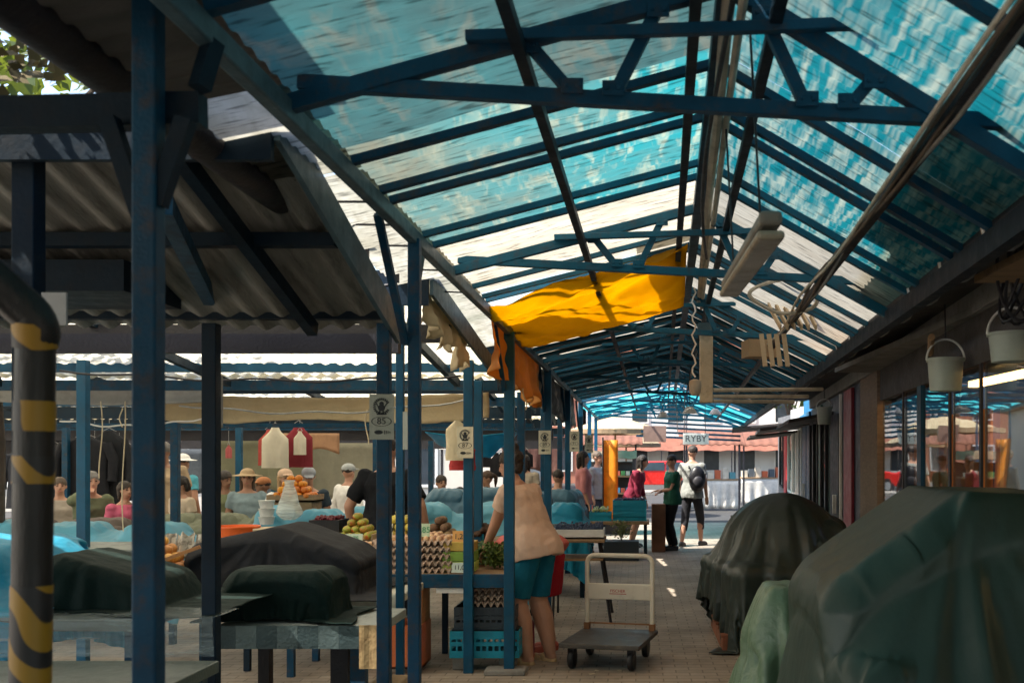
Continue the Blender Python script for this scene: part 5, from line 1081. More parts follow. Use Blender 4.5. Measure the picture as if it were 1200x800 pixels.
inner_box('tall brown cardboard carton beside the far aisle table', .27, .5, 17.2, 17.6, 0, .8, M('red brown card', (.2, .09, .05), .8), 'carton', 'box')
bn = thing('banner', (-.47, 18.4, 0), 'tall orange banner standing beside the dark post in the distance', 'banner')
MB().grid(lambda u, v: V((-.58 + .26 * u, 18.4 + .03 * math.sin(u * 6), .4 + 1.5 * v)), 10, 10).build('cloth', M('orange cloth', (.85, .33, .02), .6, trans=.4), bn, smooth=True, solid=.004); MB().tube([(-.59, 18.4, 0), (-.59, 18.4, 1.95)], .015, 8).build('pole', dark, bn)
def parasol(label, x, y, ze, zt, r):
    t = thing('market_parasol', (x, y, 0), label, 'parasol', 'beige market parasols beyond the canopy'); m = MB(); n = 8
    def g(u, v):
        a = 2 * math.pi * u; k = int(u * n * .9999); f = u * n - k; s = 1 / math.cos(math.pi / n * (2 * f - 1) * .0 + 0) * (1 - .06 * math.sin(math.pi * f)); return V((x + r * v * s * math.cos(a), y + r * v * s * math.sin(a), zt - (zt - ze) * v ** 1.2))
    m.grid(g, 48, 8); m.build('canopy', canvas, t, solid=.006)
    m = MB().grid(lambda u, v: V((x + r * .985 * math.cos(u * 6.2832), y + r * .985 * math.sin(u * 6.2832), ze - .12 * v + .02)), 48, 2); m.build('valance', M('brown valance', (.25, .17, .1), .8), t, solid=.005)
    MB().tube([(x, y, 0), (x, y, zt + .06)], .025, 8).build('pole', wood, t)
parasol('large beige market parasol where the aisle meets the street', -.55, 27.5, 2.3, 2.68, 1.3)
parasol('smaller beige parasol behind the large one', -.3, 32, 2.0, 2.4, 1.1)
# ------------------------------------------------------------------ hanging clothes
hgm = M('hanger wire', (.4, .4, .4), .4, metal=.8)
def garment(label, x, y, zt, w, h, mt, kind='coat', group='clothes hanging in the market', rz=0, cat='clothes'):
    t = thing('hanging_garment', (x, y, zt), label, cat, group)
    ax, ay = V((1, 0, 0)), V((0, 1, 0)); rings = []
    if kind == 'apron': prof = [(0, .25), (.05, .3), (.12, .42), (.3, .98), (.5, 1), (.8, 1.0), (1, 1.02)]
    else: prof = [(0, .25), (.04, .5), (.1, .92), (.2, .95), (.5, .86), (.8, .95), (1, 1)]
    m = MB()
    def g(u, v):
        a = 2 * math.pi * u; p = v * (len(prof) - 1); i = min(int(p), len(prof) - 2); f = p - i; k = prof[i][1] + (prof[i + 1][1] - prof[i][1]) * f; d = prof[i][0] + (prof[i + 1][0] - prof[i][0]) * f
        fo = .012 * math.sin(a * 5 + x * 7) * d; return V((x + math.cos(a) * w / 2 * k, y + math.sin(a) * (w * .11 + fo), zt - h * d))
    m.grid(g, 32, 12); m.build('cloth', mt, t, smooth=True)
    if kind == 'coat':
        for s in (-1, 1): MB().tube([(x + s * w * .42, y, zt - h * .1), (x + s * w * .56, y, zt - h * .35), (x + s * w * .55, y - .02, zt - h * .68)], [w * .1, w * .1, w * .085], 10).build('sleeve', mt, t, smooth=True)
    MB().tube([(x - w * .2, y, zt + .0), (x, y, zt + .05), (x + w * .2, y, zt)], .004, 5).build('hanger', hgm, t)
    MB().tube([(x, y, zt + .05), (x, y, zt + .35)], .003, 4).build('hook', hgm, t)
    return t
ga = 'aprons hanging below the third stall row'
garment('cream apron hanging in front of the red ones', PX(327, 13), 12.86, PZ(500, 13), .34, .52, cloth('cream', (.58, .53, .42)), 'apron', ga, cat='apron')
garment('red apron half hidden behind the cream apron', PX(318, 13.1), 13.05, PZ(503, 13.1), .3, .46, cloth('brick red', (.35, .06, .05)), 'apron', ga, cat='apron')
garment('dark red apron right of the cream apron', PX(350, 13.1), 13.1, PZ(497, 13.1), .36, .55, cloth('wine', (.22, .03, .04)), 'apron', ga, cat='apron')
garment('second cream apron overlapping the dark red one', PX(353, 13), 12.95, PZ(505, 13), .16, .3, cloth('cream', (.58, .53, .42)), 'apron', ga, cat='apron')
for i, (px, py, w, h, c, l) in enumerate(((100, 512, .7, .9, (.015, .016, .02), 'black coat hanging behind the man resting his chin'), (128, 505, .5, 1.15, (.02, .022, .026), 'long black coat with a pointed hood line, longest of the row'), (146, 520, .45, .8, (.03, .025, .025), 'dark brown jacket beside the long black coat'), (62, 520, .5, .9, (.05, .05, .055), 'charcoal coat at the left end of the row'), (140, 535, .22, .5, (.6, .12, .12), 'coral red blouse hanging in front of the dark jacket'), (75, 538, .2, .42, (.03, .4, .22), 'bright green bag hanging left of the black coats'), (90, 522, .16, .2, (.4, .12, .13), 'small dusty pink top hanging by the green bag'), (111, 520, .25, .16, (.05, .35, .45), 'turquoise top hanging high over the black coat'), (187, 532, .16, .4, (.5, .06, .06), 'red scarf hanging behind the old man in the beige shirt'), (30, 525, .6, .9, (.04, .045, .06), 'navy coat hanging behind the downpipe'), (268, 520, .1, .2, (.4, .1, .1), 'small red cloth strip hanging from the stall beam'))):
    garment(l, PX(px, 14.3 + .13 * i), 14.3 + .13 * i, PZ(py, 14.3), w, h, cloth('g%d' % i, c), 'coat' if w > .3 else 'apron')
for i, px in enumerate((556, 566, 586, 600, 612, 577)):
    garment(['black blouse', 'black trousers leg bag', 'dark vest', 'black cap bag', 'dark brown top', 'small black skirt'][i] + ' in the row hanging before the white hall', PX(px, 15.9), 15.9 + .1 * i, PZ(524 + (i % 3) * 3, 16), rr(.16, .26), rr(.25, .4), cloth('h%d' % (i % 3), (.02, .02, .025)), 'apron')
for i, px in enumerate((383, 402, 422)):
    t = thing('mesh_panel', (PX(px, 17.8), 17.8, 0), ['left mesh panel with a teal cloth behind', 'middle mesh panel with a red cloth', 'right mesh panel nearest the man in black'][i], 'mesh panel', 'metal mesh display panels'); x = PX(px, 17.8); m = MB()
    for k in range(13): m.bar((x - .13 + k * .022, 17.8, .8), (x - .13 + k * .022, 17.8, 1.8), .003, .003)
    for k in range(40): m.bar((x - .13, 17.8, .8 + k * .0256), (x + .13, 17.8, .8 + k * .0256), .003, .003)
    m.build('mesh', steel, t); m = MB()
    for s in (-.14, .14): m.box((x + s, 17.8, .9), (.03, .03, 1.8))
    m.box((x, 17.8, 1.8), (.28, .03, .03)); m.build('frame', white_pl, t)
    tag(MB().box((x + .02, 17.9, 1.45), (.2, .04, .3)).build('folded_cloth', [cloth('teal', (.03, .3, .3)), cloth('bright red', (.6, .05, .04)), cloth('offwhite', (.7, .68, .6))][i], bevel=.01), ['teal', 'bright red', 'off white'][i] + ' folded cloth clipped behind a mesh panel', 'cloth', 'cloths on the mesh panels')
tag(MB().grid(lambda u, v: V((-5.3 + .9 * u, 15.2, 1.95 - (.28 + .05 * math.sin(u * 7)) * v)), 20, 6).build('hanging_sheet', M('brown leatherette', (.35, .19, .1), .6), smooth=True, solid=.01), 'brown leathery sheet hanging behind the woman with long hair', 'cloth')
ow = thing('striped_awning', (-3.0, 21, 0), 'orange and white striped market awning behind the hanging dark clothes', 'awning')
MB().grid(lambda u, v: V((-3.9 + 2.2 * u, 21 - .7 * v, 2.3 - .55 * v)), 30, 6).build('cloth', orange_wall, ow, solid=.006)
for X in (-3.85, -1.75): MB().box((X, 20.35, .88), (.04, .04, 1.76)).build('pole', dark, ow)

for i, (x0, x1, z, zt_, d, c, l) in enumerate(((-11.5, -8.2, 15.9, 1.9, .75, (.03, .03, .035), 'dark sheet closing the stall behind the downpipe'), (-6.6, -5.2, 16.1, 1.85, .8, (.2, .2, .13), 'olive canvas hung behind the old man in beige'), (-5.15, -3.9, 16.3, 1.82, .85, (.26, .25, .19), 'pale olive canvas hung behind the straw hat'), (-9.6, -6.9, 19.8, 1.75, .9, (.05, .06, .07), 'charcoal sheet closing the farthest stall row'), (-2.6, -1.5, 19.9, 1.8, .5, (.12, .06, .05), 'short brown sheet at the farthest stall by the canopy'))):
    tag(MB().grid(lambda u, v: V((x0 + (x1 - x0) * u, z + .018 * math.sin(u * 33 + i) * v, zt_ - (d + .06 * math.sin(u * 9)) * v)), 50, 8).build('hanging_sheet', cloth('hs%d' % i, c), smooth=True, solid=.006), l, 'cloth', 'sheets closing the back stalls')

for k, (a, b, sg, l) in enumerate(((P(70, 434, 7.0), P(540, 440, 7.0), .05, 'thin black cable sagging across under the second stall roof'), (P(210, 474, 8.9), P(560, 466, 8.9), .1, 'grey cable sagging along the top of the beige awning'), (P(70, 492, 9.0), P(260, 484, 9.0), .08, 'white cable sagging beside the grey canvas strip'), (P(330, 300, 5.2), P(560, 410, 7.2), .06, 'thin cable slung outside the canopy eave'))):
    cab(l, [a.lerp(b, t) - V((0, 0, sg * 4 * t * (1 - t) + .012 * math.sin(t * 22 + k))) for t in np.linspace(0, 1, 24)], .007, [dark, steel, white_pl, dark][k])
for k, (px, y0, y1, Z) in enumerate(((118, 470, 560, 8.7), (145, 470, 622, 8.8), (142, 478, 500, 8.7), (430, 480, 520, 8.9), (615, 455, 480, 7.7))):
    cab(['string hanging left of the tall post', 'long pale string hanging down to the green covered pile', 'short loose string end under the stall beam', 'pale string hanging beside the 85 sign', 'short string dangling from the eave sheets'][k], [P(px, y0 + (y1 - y0) * t, Z) + V((.015 * math.sin(t * 5 + k), 0, 0)) for t in np.linspace(0, 1, 10)], .005, carrier, 'hanging_string', 'string')
m = MB()
for i in range(260):
    x, y = rr(-2.2, 1.3), 6.3 + 14 * random.random() ** 1.6; a = rr(0, 6.28); l = rr(.012, .04)
    m.add([V((x + l * math.cos(a + k * 1.571) * rr(.5, 1), y + l * math.sin(a + k * 1.571) * rr(.5, 1), .004 + .006 * (k == 1) * rr(0, 1))) for k in range(4)], [(0, 1, 2, 3)])
m.build('litter', M('litter scraps', (.42, .36, .26), .8, var=.8, vs=2, bump=0))['kind'] = 'stuff'
bpy.data.objects['litter']['label'] = 'small scraps and dry bits scattered on the paving'; bpy.data.objects['litter']['category'] = 'litter'

fs = thing('goods_stand', (-.45, 21.5, 0), 'dark far stand with shelves of goods under a slanted brown canvas lid', 'stand')
MB().box((-.5, 21.6, .75), (.86, .9, 1.5)).build('body', M('dark brown stand', (.03, .026, .024), .7), fs, bevel=.01)
m = MB()
for h in (.5, .85, 1.2): m.box((-.5, 21.05, h), (.86, .25, .03))
m.build('shelf', wood, fs)
MB().grid(lambda u, v: V((-.98 + 1.0 * u, 21.0 - .35 * v + .3, 1.72 - .16 * v + .01 * math.sin(u * 20))), 16, 4).build('lid', M('brown canvas', (.16, .1, .06), .8), fs, solid=.01)
for i in range(24):
    c = random.choice(((.5, .1, .06), (.6, .45, .1), (.1, .3, .1), (.6, .55, .45), (.05, .2, .35)))
    MB().box((-.86 + (i % 8) * .1, 21.02, .565 + .35 * (i // 8)), (.08, .12, rr(.08, .14))).build('packet', M('packet %.2f' % c[1], c, .5), fs)
for i, (x, z, y, l) in enumerate(((.45, 2.25, 17.0, 'small white lamp hanging left of the RYBY sign'), (1.35, 2.32, 17.4, 'small white lamp hanging right of the RYBY sign'), (.75, 2.2, 14.2, 'old fan shaped lamp under the grey roof sheets'))):
    t = thing('pendant_lamp', (x, y, z), l, 'lamp', 'pendant lamps far along the aisle'); MB().lathe([(.02, .1), (.05, .09), (.11, .0), (.105, 0), (.02, .07)], (x, y, z), 16).build('shade', white_pl, t, smooth=True); MB().tube([(x, y, z + .1), (x, y, 2.8)], .006, 5).build('wire', dark, t)
tag(MB().box((.35, 18.9, 2.02), (.42, .06, .3)).build('sign_box', M('dull pinkish board', (.3, .2, .16), .7)), 'dull pinkish blank board hanging left of the RYBY sign', 'board')

for i, (x0, x1, y, l, gc) in enumerate(((-1.5, .05, 29.5, 'street stall with a white skirted counter left of the aisle end', (.5, .3, .08)), (1.45, 3.1, 30.5, 'street stall with a white skirted counter right of the aisle end', (.1, .3, .35)), (3.4, 5.6, 33, 'street stall with a brown awning farthest to the right', (.45, .08, .06)))):
    t = thing('street_stall', ((x0 + x1) / 2, y, 0), l, 'stall', 'stalls out in the street')
    MB().grid(lambda u, v: V((x0 + (x1 - x0) * u, y + .04 * math.sin(u * 40) * v, .9 - .85 * v)), 50, 6).build('skirt', M('white skirt cloth', (.62, .6, .55), .9), t, smooth=True, solid=.01)
    MB().box(((x0 + x1) / 2, y + .45, .92), (x1 - x0, .95, .04)).build('counter', wood, t)
    MB().grid(lambda u, v: V((x0 - .15 + (x1 - x0 + .3) * u, y + 1.1 - 1.5 * v, 2.45 - .5 * v + .02 * math.sin(u * 50) * v)), 50, 4).build('awning', M('brown red canvas', (.17, .07, .045), .85), t, smooth=True, solid=.02)
    for X in (x0 + .05, x1 - .05):
        for Y, zz in ((y - .3, 1.96), (y + 1.0, 2.4)): MB().box((X, Y, zz / 2), (.05, .05, zz)).build('post', dark, t)
    for k in range(int((x1 - x0) / .22)):
        c = random.choice((gc, (.6, .55, .45), (.08, .1, .12), (.5, .12, .05))); MB().box((x0 + .13 + k * .22, y + .3, 1.04 + .03 * (k % 3)), (.17, .3, .2 + .06 * (k % 3))).build('goods_box', M('goods %.2f %.2f' % (c[0], c[2]), c, .7), t)
# ------------------------------------------------------------------ people
def ik(a, t, l1, l2, pole):
    a, t = V(a), V(t); d = t - a; L = min(d.length, (l1 + l2) * .999); d.normalize(); t = a + d * L
    x = (l1 * l1 - l2 * l2 + L * L) / (2 * L); hgt = math.sqrt(max(0, l1 * l1 - x * x)); p = V(pole); p = (p - d * p.dot(d)); p = p.normalized() if p.length > 1e-5 else d.orthogonal().normalized()
    return a + d * x + p * hgt, t
def person(label, x, y, rz=0, h=1.7, lean=0, sit=0, hands=(None, None), hyaw=0, hpitch=0, shirt=(.5, .5, .5), sleeve=.55, legs='trousers', legc=(.03, .035, .05), skin='fair',
           hair=(.05, .03, .02), style='short', hat=None, shoes=(.05, .05, .05), fat=1., vox=.0125, feet=None, bust=0., group='people in the market', zbase=0., face=True, twist=0, hem=-.02, legl=1., barefoot=False, legk=1.):
    S = h / 1.7; t = thing('person', (x, y, zbase), label, 'person', group, rz)
    pel = V((0, 0, .93)) if not sit else V((0, 0, sit / S))
    def sp(d, e=1.): return R(lean) * (.72 + .35 * min(1, d / .5)) * e
    tw = Matrix.Rotation(R(twist), 3, 'Z')
    def spine(d, o=(0, 0)):
        a = sp(d); return pel + tw @ V((o[0], -math.sin(a) * d + math.cos(a) * o[1], math.cos(a) * d + math.sin(a) * o[1]))
    ax = tw @ V((1, 0, 0))
    def ay(d): a = sp(d); return tw @ V((0, math.cos(a), math.sin(a)))
    f = fat; fb = .5 + .5 * f
    prof = [(-.1, .125 * f, .1 * f, 0), (-.02, .168 * f, .122 * f, .01), (.06, .165 * f, .125 * f, .0), (.17, .142 * f, .108 * f, -.01 * f), (.28, .152 * fb, .115 * fb, -.01), (.38, .166 * fb, .12 * fb + bust * .4, -.005 - bust), (.45, .172, .095, .0), (.5, .13, .07, .0), (.54, .062, .062, .0)]
    def torso(m, k=1., add=0., a=-1, b=2, flare=0.):
        rings = []
        for d, rx, ry, o in prof:
            if add and d < 0: rx, ry = .172 * f, .13 * f
            if a <= d <= b: rings.append((spine(d, (0, o)), rx * k + add + flare * max(0, .1 - d), ry * k + add + flare * max(0, .1 - d), ax, ay(d)))
        m.loft(rings, 24)
    sh = [spine(.45, (s * .175 * fb, 0)) for s in (-1, 1)]; el = []; wr = []
    for i, s in enumerate((-1, 1)):
        tg = hands[i]
        if tg is None: a = sp(.45); tg = sh[i] + V((s * .07, -.06 - .1 * math.sin(a), -.52))
        e, w = ik(sh[i], tg, .29, .255, (s * .5, .6, -.45)); el.append(e); wr.append(w)
    hip = [pel + tw @ V((s * .085 * f, 0, -.03)) for s in (-1, 1)]; kn = []; an = []
    for i, s in enumerate((-1, 1)):
        ft = V(feet[i]) if feet else (V((s * .09, -.34, .075)) if sit else V((s * .095, .02, .075)))
        k, a = ik(hip[i], ft, .43, .42, (s * .12, -1, .1)); kn.append(k); an.append(a)
    # head frame
    hr = Matrix.Rotation(R(hyaw), 3, 'Z') @ Matrix.Rotation(R(lean * .25 + hpitch), 3, 'X')
    nk = spine(.53); hc = nk + tw @ V((0, -math.sin(sp(.5)) * .12 - .015, math.cos(sp(.5) * .6) * .155))
    hp = lambda a, b, c: hc + tw @ (hr @ V((a, b, c)))
    HR_ = tw @ hr
    m = MB(); torso(m)
    m.cone(spine(.48), hc + V((0, 0, -.06)), .058 * fb, .052 * fb, 14)
    m.ball(hc + HR_ @ V((0, .012, .022)), (.075, .094, .098), 18, 12, HR_); m.ball(hp(0, -.025, -.045), (.056, .062, .07), 14, 10, HR_)
    m.ball(hp(0, -.095, -.02), (.014, .02, .019), 8, 6, HR_); m.cone(hp(0, -.08, .022), hp(0, -.1, -.016), .009, .013, 8)
    for s in (-1, 1): m.ball(hp(s * .078, .012, -.005), (.012, .02, .03), 8, 6, HR_)
    fl_ = MB()
    for i, s in enumerate((-1, 1)):
        m.ball(sh[i], .062 * fb, 12, 8); m.cone(sh[i], el[i], .055 * fb, .042 * fb); m.cone(el[i], wr[i], .042 * fb, .028)
        d = (wr[i] - el[i]).normalized(); n_ = d.cross(V((1, 0, 0))); n_ = n_.normalized() if n_.length > .1 else V((0, -1, 0)); if_ = n_.cross(d).normalized()
        pc = wr[i] + d * .045; rm_ = Matrix((if_, d, n_)).transposed(); m.ball(pc, (.04, .052, .017), 10, 8, rm_)
        for q in range(4):
            b0 = wr[i] + d * .085 + if_ * ((q - 1.5) * .019); ln = (.062, .075, .07, .055)[q]; cu = n_ * -.02
            m.cone(b0 - d * .02, b0 + d * ln * .5 + cu * .4, .0095, .0088, 8); m.cone(b0 + d * ln * .5 + cu * .4, b0 + d * ln * .85 + cu * 1.6, .0088, .0075, 8)
        tb = wr[i] + d * .03 - if_ * s * .034; m.cone(wr[i] + d * .015, tb + d * .012, .013, .012, 8); m.cone(tb + d * .012, tb + d * .055 - n_ * .018, .011, .008, 8)
        m.cone(hip[i], kn[i], .083 * f, .056 * fb * legk, 14); m.cone(kn[i], kn[i].lerp(an[i], .35) + V((0, .012, 0)), .054 * fb * legk, .058 * fb * legk, 12); m.cone(kn[i].lerp(an[i], .35) + V((0, .012, 0)), an[i], .058 * fb * legk, .034 * fb * legk, 12)
        fd = V((s * .15, -1, 0)).normalized()
        m.cone(an[i] + V((0, .025, -.04)), an[i] + fd * .12 + V((0, 0, -.05)), .034, .027, 10); m.ball(an[i] + fd * .15 + V((0, 0, -.055)), (.042, .05, .02), 10, 6)
    def fin(me, nm, mt):
        me.materials.clear(); me.materials.append(mt); n = len(me.vertices); a = np.empty(n * 3, np.float32); me.vertices.foreach_get('co', a); me.vertices.foreach_set('co', a * S); me.update()
        o = bpy.data.objects.new(nm, me); COL.objects.link(o); o.parent = t; return o
    def wrinkle(me, amp, fr):
        n = len(me.vertices); a = np.empty(n * 3, np.float32); b = np.empty(n * 3, np.float32); me.vertices.foreach_get('co', a); me.vertices.foreach_get('normal', b)
        a = a.reshape(-1, 3); d = np.array([noise.noise(V(q) * fr) + .5 * noise.noise(V(q) * fr * 2.3) for q in a.tolist()], np.float32); a += b.reshape(-1, 3) * (amp * d)[:, None]; me.vertices.foreach_set('co', a.ravel()); me.update()
    fin(remesh(m, vox, 3), 'body', skin_m[skin])
    m = MB(); torso(m, 1.06, .018, hem - .09 if not sit else -.02, .52, .05)
    for i in (0, 1):
        m.ball(sh[i], .074 * fb, 12, 8)
        if sleeve <= 1: m.cone(sh[i], sh[i].lerp(el[i], sleeve), .07 * fb, .066 * fb, 14, False)
        else: m.cone(sh[i], el[i], .068 * fb, .056 * fb, 14); m.cone(el[i], el[i].lerp(wr[i], sleeve - 1), .056 * fb, .046, 14, False)
    me = remesh(m, vox, 2); wrinkle(me, .012, 9); fin(me, 'shirt', cloth('s%.3f %.3f %.3f' % shirt, shirt))
    m = MB()
    rg = [(spine(d, (0, o)), rx * 1.05 + .008, ry * 1.05 + .01, ax, ay(d)) for d, rx, ry, o in prof if d <= .1]; m.loft(rg, 24)
    cut = dict(trousers=.95, shorts=.42, jeans=.95, skirt=.5)[legs] * legl
    if legs == 'skirt':
        kc = (kn[0] + kn[1]) / 2; m.loft([(pel + V((0, 0, -.02)), .18 * f, .135 * f, ax, V((0, 1, 0))), (pel.lerp(kc, .5), .2 * f, .16 * f, ax, V((0, 1, 0))), (pel.lerp(kc, .5 + cut), .22 * f, .18 * f, ax, V((0, 1, 0)))], 24)
    else:
        for i in (0, 1):
            if cut <= .5: m.cone(hip[i], hip[i].lerp(kn[i], cut * 2), .094 * f, .083 * f, 16, False); m.ball(hip[i], .094 * f, 14, 8)
            else: m.cone(hip[i], kn[i], .094 * f, .072 * fb, 14); m.cone(kn[i], kn[i].lerp(an[i], cut), .072 * fb, .06 * fb, 14, False)
    me = remesh(m, vox, 2); wrinkle(me, .006, 12); fin(me, {'skirt': 'skirt', 'shorts': 'shorts'}.get(legs, 'trousers'), cloth('l%.3f %.3f %.3f' % legc, legc))
    for i, s in enumerate((-1, 1)):
        fd = V((s * .15, -1, 0)).normalized(); m = MB()
        if barefoot:
            m.cone(an[i] + V((0, .03, -.066)), an[i] + fd * .16 + V((0, 0, -.066)), .034, .042, 10); m.cone(an[i] + fd * .06 + V((-.035, 0, -.03)), an[i] + fd * .06 + V((.035, 0, -.03)), .022, .022, 8)
        else:
            m.cone(an[i] + V((0, .02, -.03)), an[i] + fd * .15 + V((0, 0, -.045)), .045, .038, 12); m.cone(an[i] + V((0, .02, -.06)), an[i] + fd * .17 + V((0, 0, -.06)), .04, .038, 12)
        fin(remesh(m, .01, 1), 'sandal' if barefoot else 'shoe', M('shoe %.2f' % shoes[0], shoes, .5))
    hm = M('hair %.3f' % hair[0], hair, .6, var=.35, vs=10, stretch=(1, 1, .2), bump=.5, bs=90)
    if style != 'bald':
        m = MB(); m.ball(hp(0, .016, .044), (.085, .096, .087), 18, 12, HR_)
        if style in ('long', 'bob'):
            m.cone(hp(0, .055, .03), hp(0, .075, -.14 if style == 'long' else -.08), .078, .055, 14)
            for s in (-1, 1): m.cone(hp(s * .07, .02, .03), hp(s * .075, .015, -.15 if style == 'long' else -.07), .03, .022, 10)
        if style == 'bun': m.ball(hp(0, .07, .125), (.045, .045, .05), 12, 8); m.cone(hp(0, .08, .05), hp(0, .075, -.05), .06, .04, 10)
        if style == 'curly':
            for k in range(40): a, b = rr(0, 6.28), rr(-.2, 1.4); m.ball(hp(.1 * math.cos(a) * math.cos(b), .04 + .1 * math.sin(a) * math.cos(b), .05 + .09 * math.sin(b)), .03, 8, 6)
        if style == 'pony': m.cone(hp(0, .1, .07), hp(0, .16, .02), .03, .03, 10); m.cone(hp(0, .16, .02), hp(0, .15, -.12), .034, .015, 10)
        me = remesh(m, min(vox, .01), 1); wrinkle(me, .006, 40); fin(me, 'hair', hm)
    if hat:
        kind, hc_ = hat; m = MB(); mt = cloth('hat %.2f' % hc_[0], hc_)
        m.ball(hp(0, .01, .06), (.092, .105, .075), 18, 10, HR_)
        if kind == 'cap': m.ball(hp(0, -.1, .05), (.07, .085, .012), 14, 6, HR_)
        elif kind == 'brim': m.lathe([(.085, .0), (.19, -.015), (.19, -.007), (.085, .012)], hp(0, .01, .045), 24, HR_)
        me = remesh(m, .008, 1); fin(me, 'hat', mt)
    if face:
        em = M('eye dark', (.02, .015, .012), .2, var=0, bump=0, dirt=0)
        for s in (-1, 1):
            fin(MB().ball(hp(s * .031, -.079, .012), (.013, .008, .007), 8, 6, HR_).mesh('eye', V((0, 0, 0)), [em], True, 0), 'eye', em)
            fin(MB().cone(hp(s * .016, -.084, .032), hp(s * .048, -.074, .034), .0045, .0035, 6).mesh('eyebrow', V((0, 0, 0)), [hm], True, 0), 'eyebrow', hm)
        lm = M('lips', (.42, .15, .12), .5, var=.05, bump=0); fin(MB().ball(hp(0, -.081, -.062), (.024, .009, .007), 8, 6, HR_).mesh('mouth', V((0, 0, 0)), [lm], True, 0), 'mouth', lm)
    t['S'] = S; return t
W_ = 90
# the woman leaning over the stall: seen from behind-right, facing the stall on the left
person('woman in beige top and tight blue shorts bending over the egg stall', -.77, 7.98, R(-118), 1.66, lean=21, hands=(V((-.12, -.42, .86)), V((.1, -.44, .88))), legk=1.3, shirt=(.68, .48, .37), sleeve=.5, legs='shorts', legc=(.01, .14, .22), legl=1.05, hair=(.03, .018, .012), style='bun', shoes=(.55, .38, .2), barefoot=True, fat=1.13, vox=.009, bust=.02, hpitch=8, feet=(V((-.1, .06, .075)), V((.1, -.02, .075))), hem=-.12)
person('woman in coral top and red skirt bending low behind the woman in beige', -.72, 8.42, R(-98), 1.5, lean=84, hands=(V((-.16, -.66, .72)), V((.12, -.62, .8))), shirt=(.62, .16, .14), sleeve=.5, legs='skirt', legc=(.34, .015, .025), legl=.75, hair=(.06, .03, .015), style='curly', shoes=(.5, .12, .08), fat=1.15, vox=.0105, bust=.02, hpitch=-10, hem=-.05)
person('big man in a black t-shirt standing with his back to us behind the egg stall', PX(456, 9.35), 9.3, R(172), 1.74, shirt=(.008, .009, .012), sleeve=.8, hair=(.05, .04, .035), style='short', fat=1.28, hands=(V((-.36, -.02, .9)), V((.36, -.04, .9))), face=False)
person('tall man in grey shirt and dark shorts walking away with a backpack in the aisle', PX(811, 18.4), 18.4, R(155), 1.76, shirt=(.25, .26, .24), legs='shorts', legc=(.03, .03, .035), legl=1.2, hair=(.04, .03, .025), feet=(V((-.1, -.16, .075)), V((.12, .18, .075))), hyaw=50)
person('shorter man in a dark green shirt with folded arms in the aisle', PX(788, 17.6), 17.6, R(-70), 1.6, shirt=(.015, .085, .055), legc=(.02, .02, .025), hands=(V((.05, -.28, 1.06)), V((-.06, -.26, 1.08))), hair=(.02, .015, .012), hpitch=12)
person('dark haired woman in maroon and black bending at the far aisle stall', PX(741, 18.2), 18.2, R(80), 1.62, lean=16, shirt=(.16, .015, .035), sleeve=1.6, legs='skirt', legc=(.02, .018, .02), hair=(.015, .012, .01), style='long', face=False)
person('old man in a beige shirt bowing his head before the dark coats', PX(192, 12.7), 12.7, R(10), 1.74, shirt=(.45, .33, .21), sleeve=.7, hair=(.16, .15, .14), skin='tan', hpitch=18, fat=1.25)
sh_ = dict(sit=.62)
person('grey haired man in an olive t-shirt sitting with his chin on his hand', PX(104, 12.9), 12.9, R(40), 1.75, sit=.6, lean=12, hands=(V((-.02, -.2, 1.16)), None), shirt=(.13, .15, .09), hair=(.2, .19, .18), skin='fair', fat=1.1)
person('woman in a pink patterned blouse looking aside under the coats', PX(146, 12.6), 12.6, R(60), 1.6, sit=.54, shirt=(.55, .12, .2), hair=(.04, .025, .02), style='bob', sleeve=1.3)
person('seated woman in pale trousers with dark glasses beside the downpipe', PX(70, 13.3), 13.3, R(30), 1.65, sit=.55, shirt=(.35, .3, .25), legc=(.55, .48, .38), hair=(.1, .07, .05), feet=(V((-.1, -.45, .3)), V((.12, -.4, .075))), fat=1.1)
person('dark haired child with bare shoulders looking down beside the old man', PX(213, 12.2), 12.2, R(-30), 1.45, sit=.68, shirt=(.5, .4, .3), hair=(.02, .015, .012), style='bob', hpitch=25, skin='tan')
person('person in a white sun cap behind the dark haired child', PX(214, 13.6), 13.6, R(160), 1.6, shirt=(.1, .4, .5), hat=('brim', (.8, .8, .78)), face=False)
person('woman with long dark hair sitting among the olive cloths', PX(264, 13.0), 13.0, R(25), 1.6, sit=.66, hyaw=35, hpitch=12, shirt=(.2, .22, .12), hair=(.05, .025, .015), style='long', skin='tan')
person('woman in a straw hat sitting behind the blue posts', PX(290, 12.9), 12.9, R(15), 1.66, sit=.66, shirt=(.25, .33, .36), hat=('brim', (.45, .33, .2)), hair=(.1, .06, .03), style='long')
person('person in an orange brown cap sitting left of the cream apron', PX(309, 13.4), 13.4, R(-35), 1.58, sit=.58, hyaw=-30, shirt=(.1, .09, .09), hat=('cap', (.5, .22, .1)), skin='tan')
person('woman in a white top with a pale visor behind the oranges', PX(334, 12.4), 12.4, R(40), 1.62, sit=.68, shirt=(.75, .74, .72), hair=(.45, .28, .14), style='long', hat=('cap', (.6, .42, .3)))
person('man in dark navy t-shirt and grey cap leaning on the sky blue table', PX(361, 13.6), 13.6, R(20), 1.72, lean=14, shirt=(.03, .045, .06), hat=('cap', (.3, .32, .35)), hpitch=15, fat=1.15, sit=.66)
person('man in a white shirt and grey cap seen from behind near the mesh panels', PX(408, 14.6), 14.6, R(150), 1.72, shirt=(.78, .77, .74), hat=('cap', (.4, .42, .42)), face=False, sleeve=1.5, sit=.68)
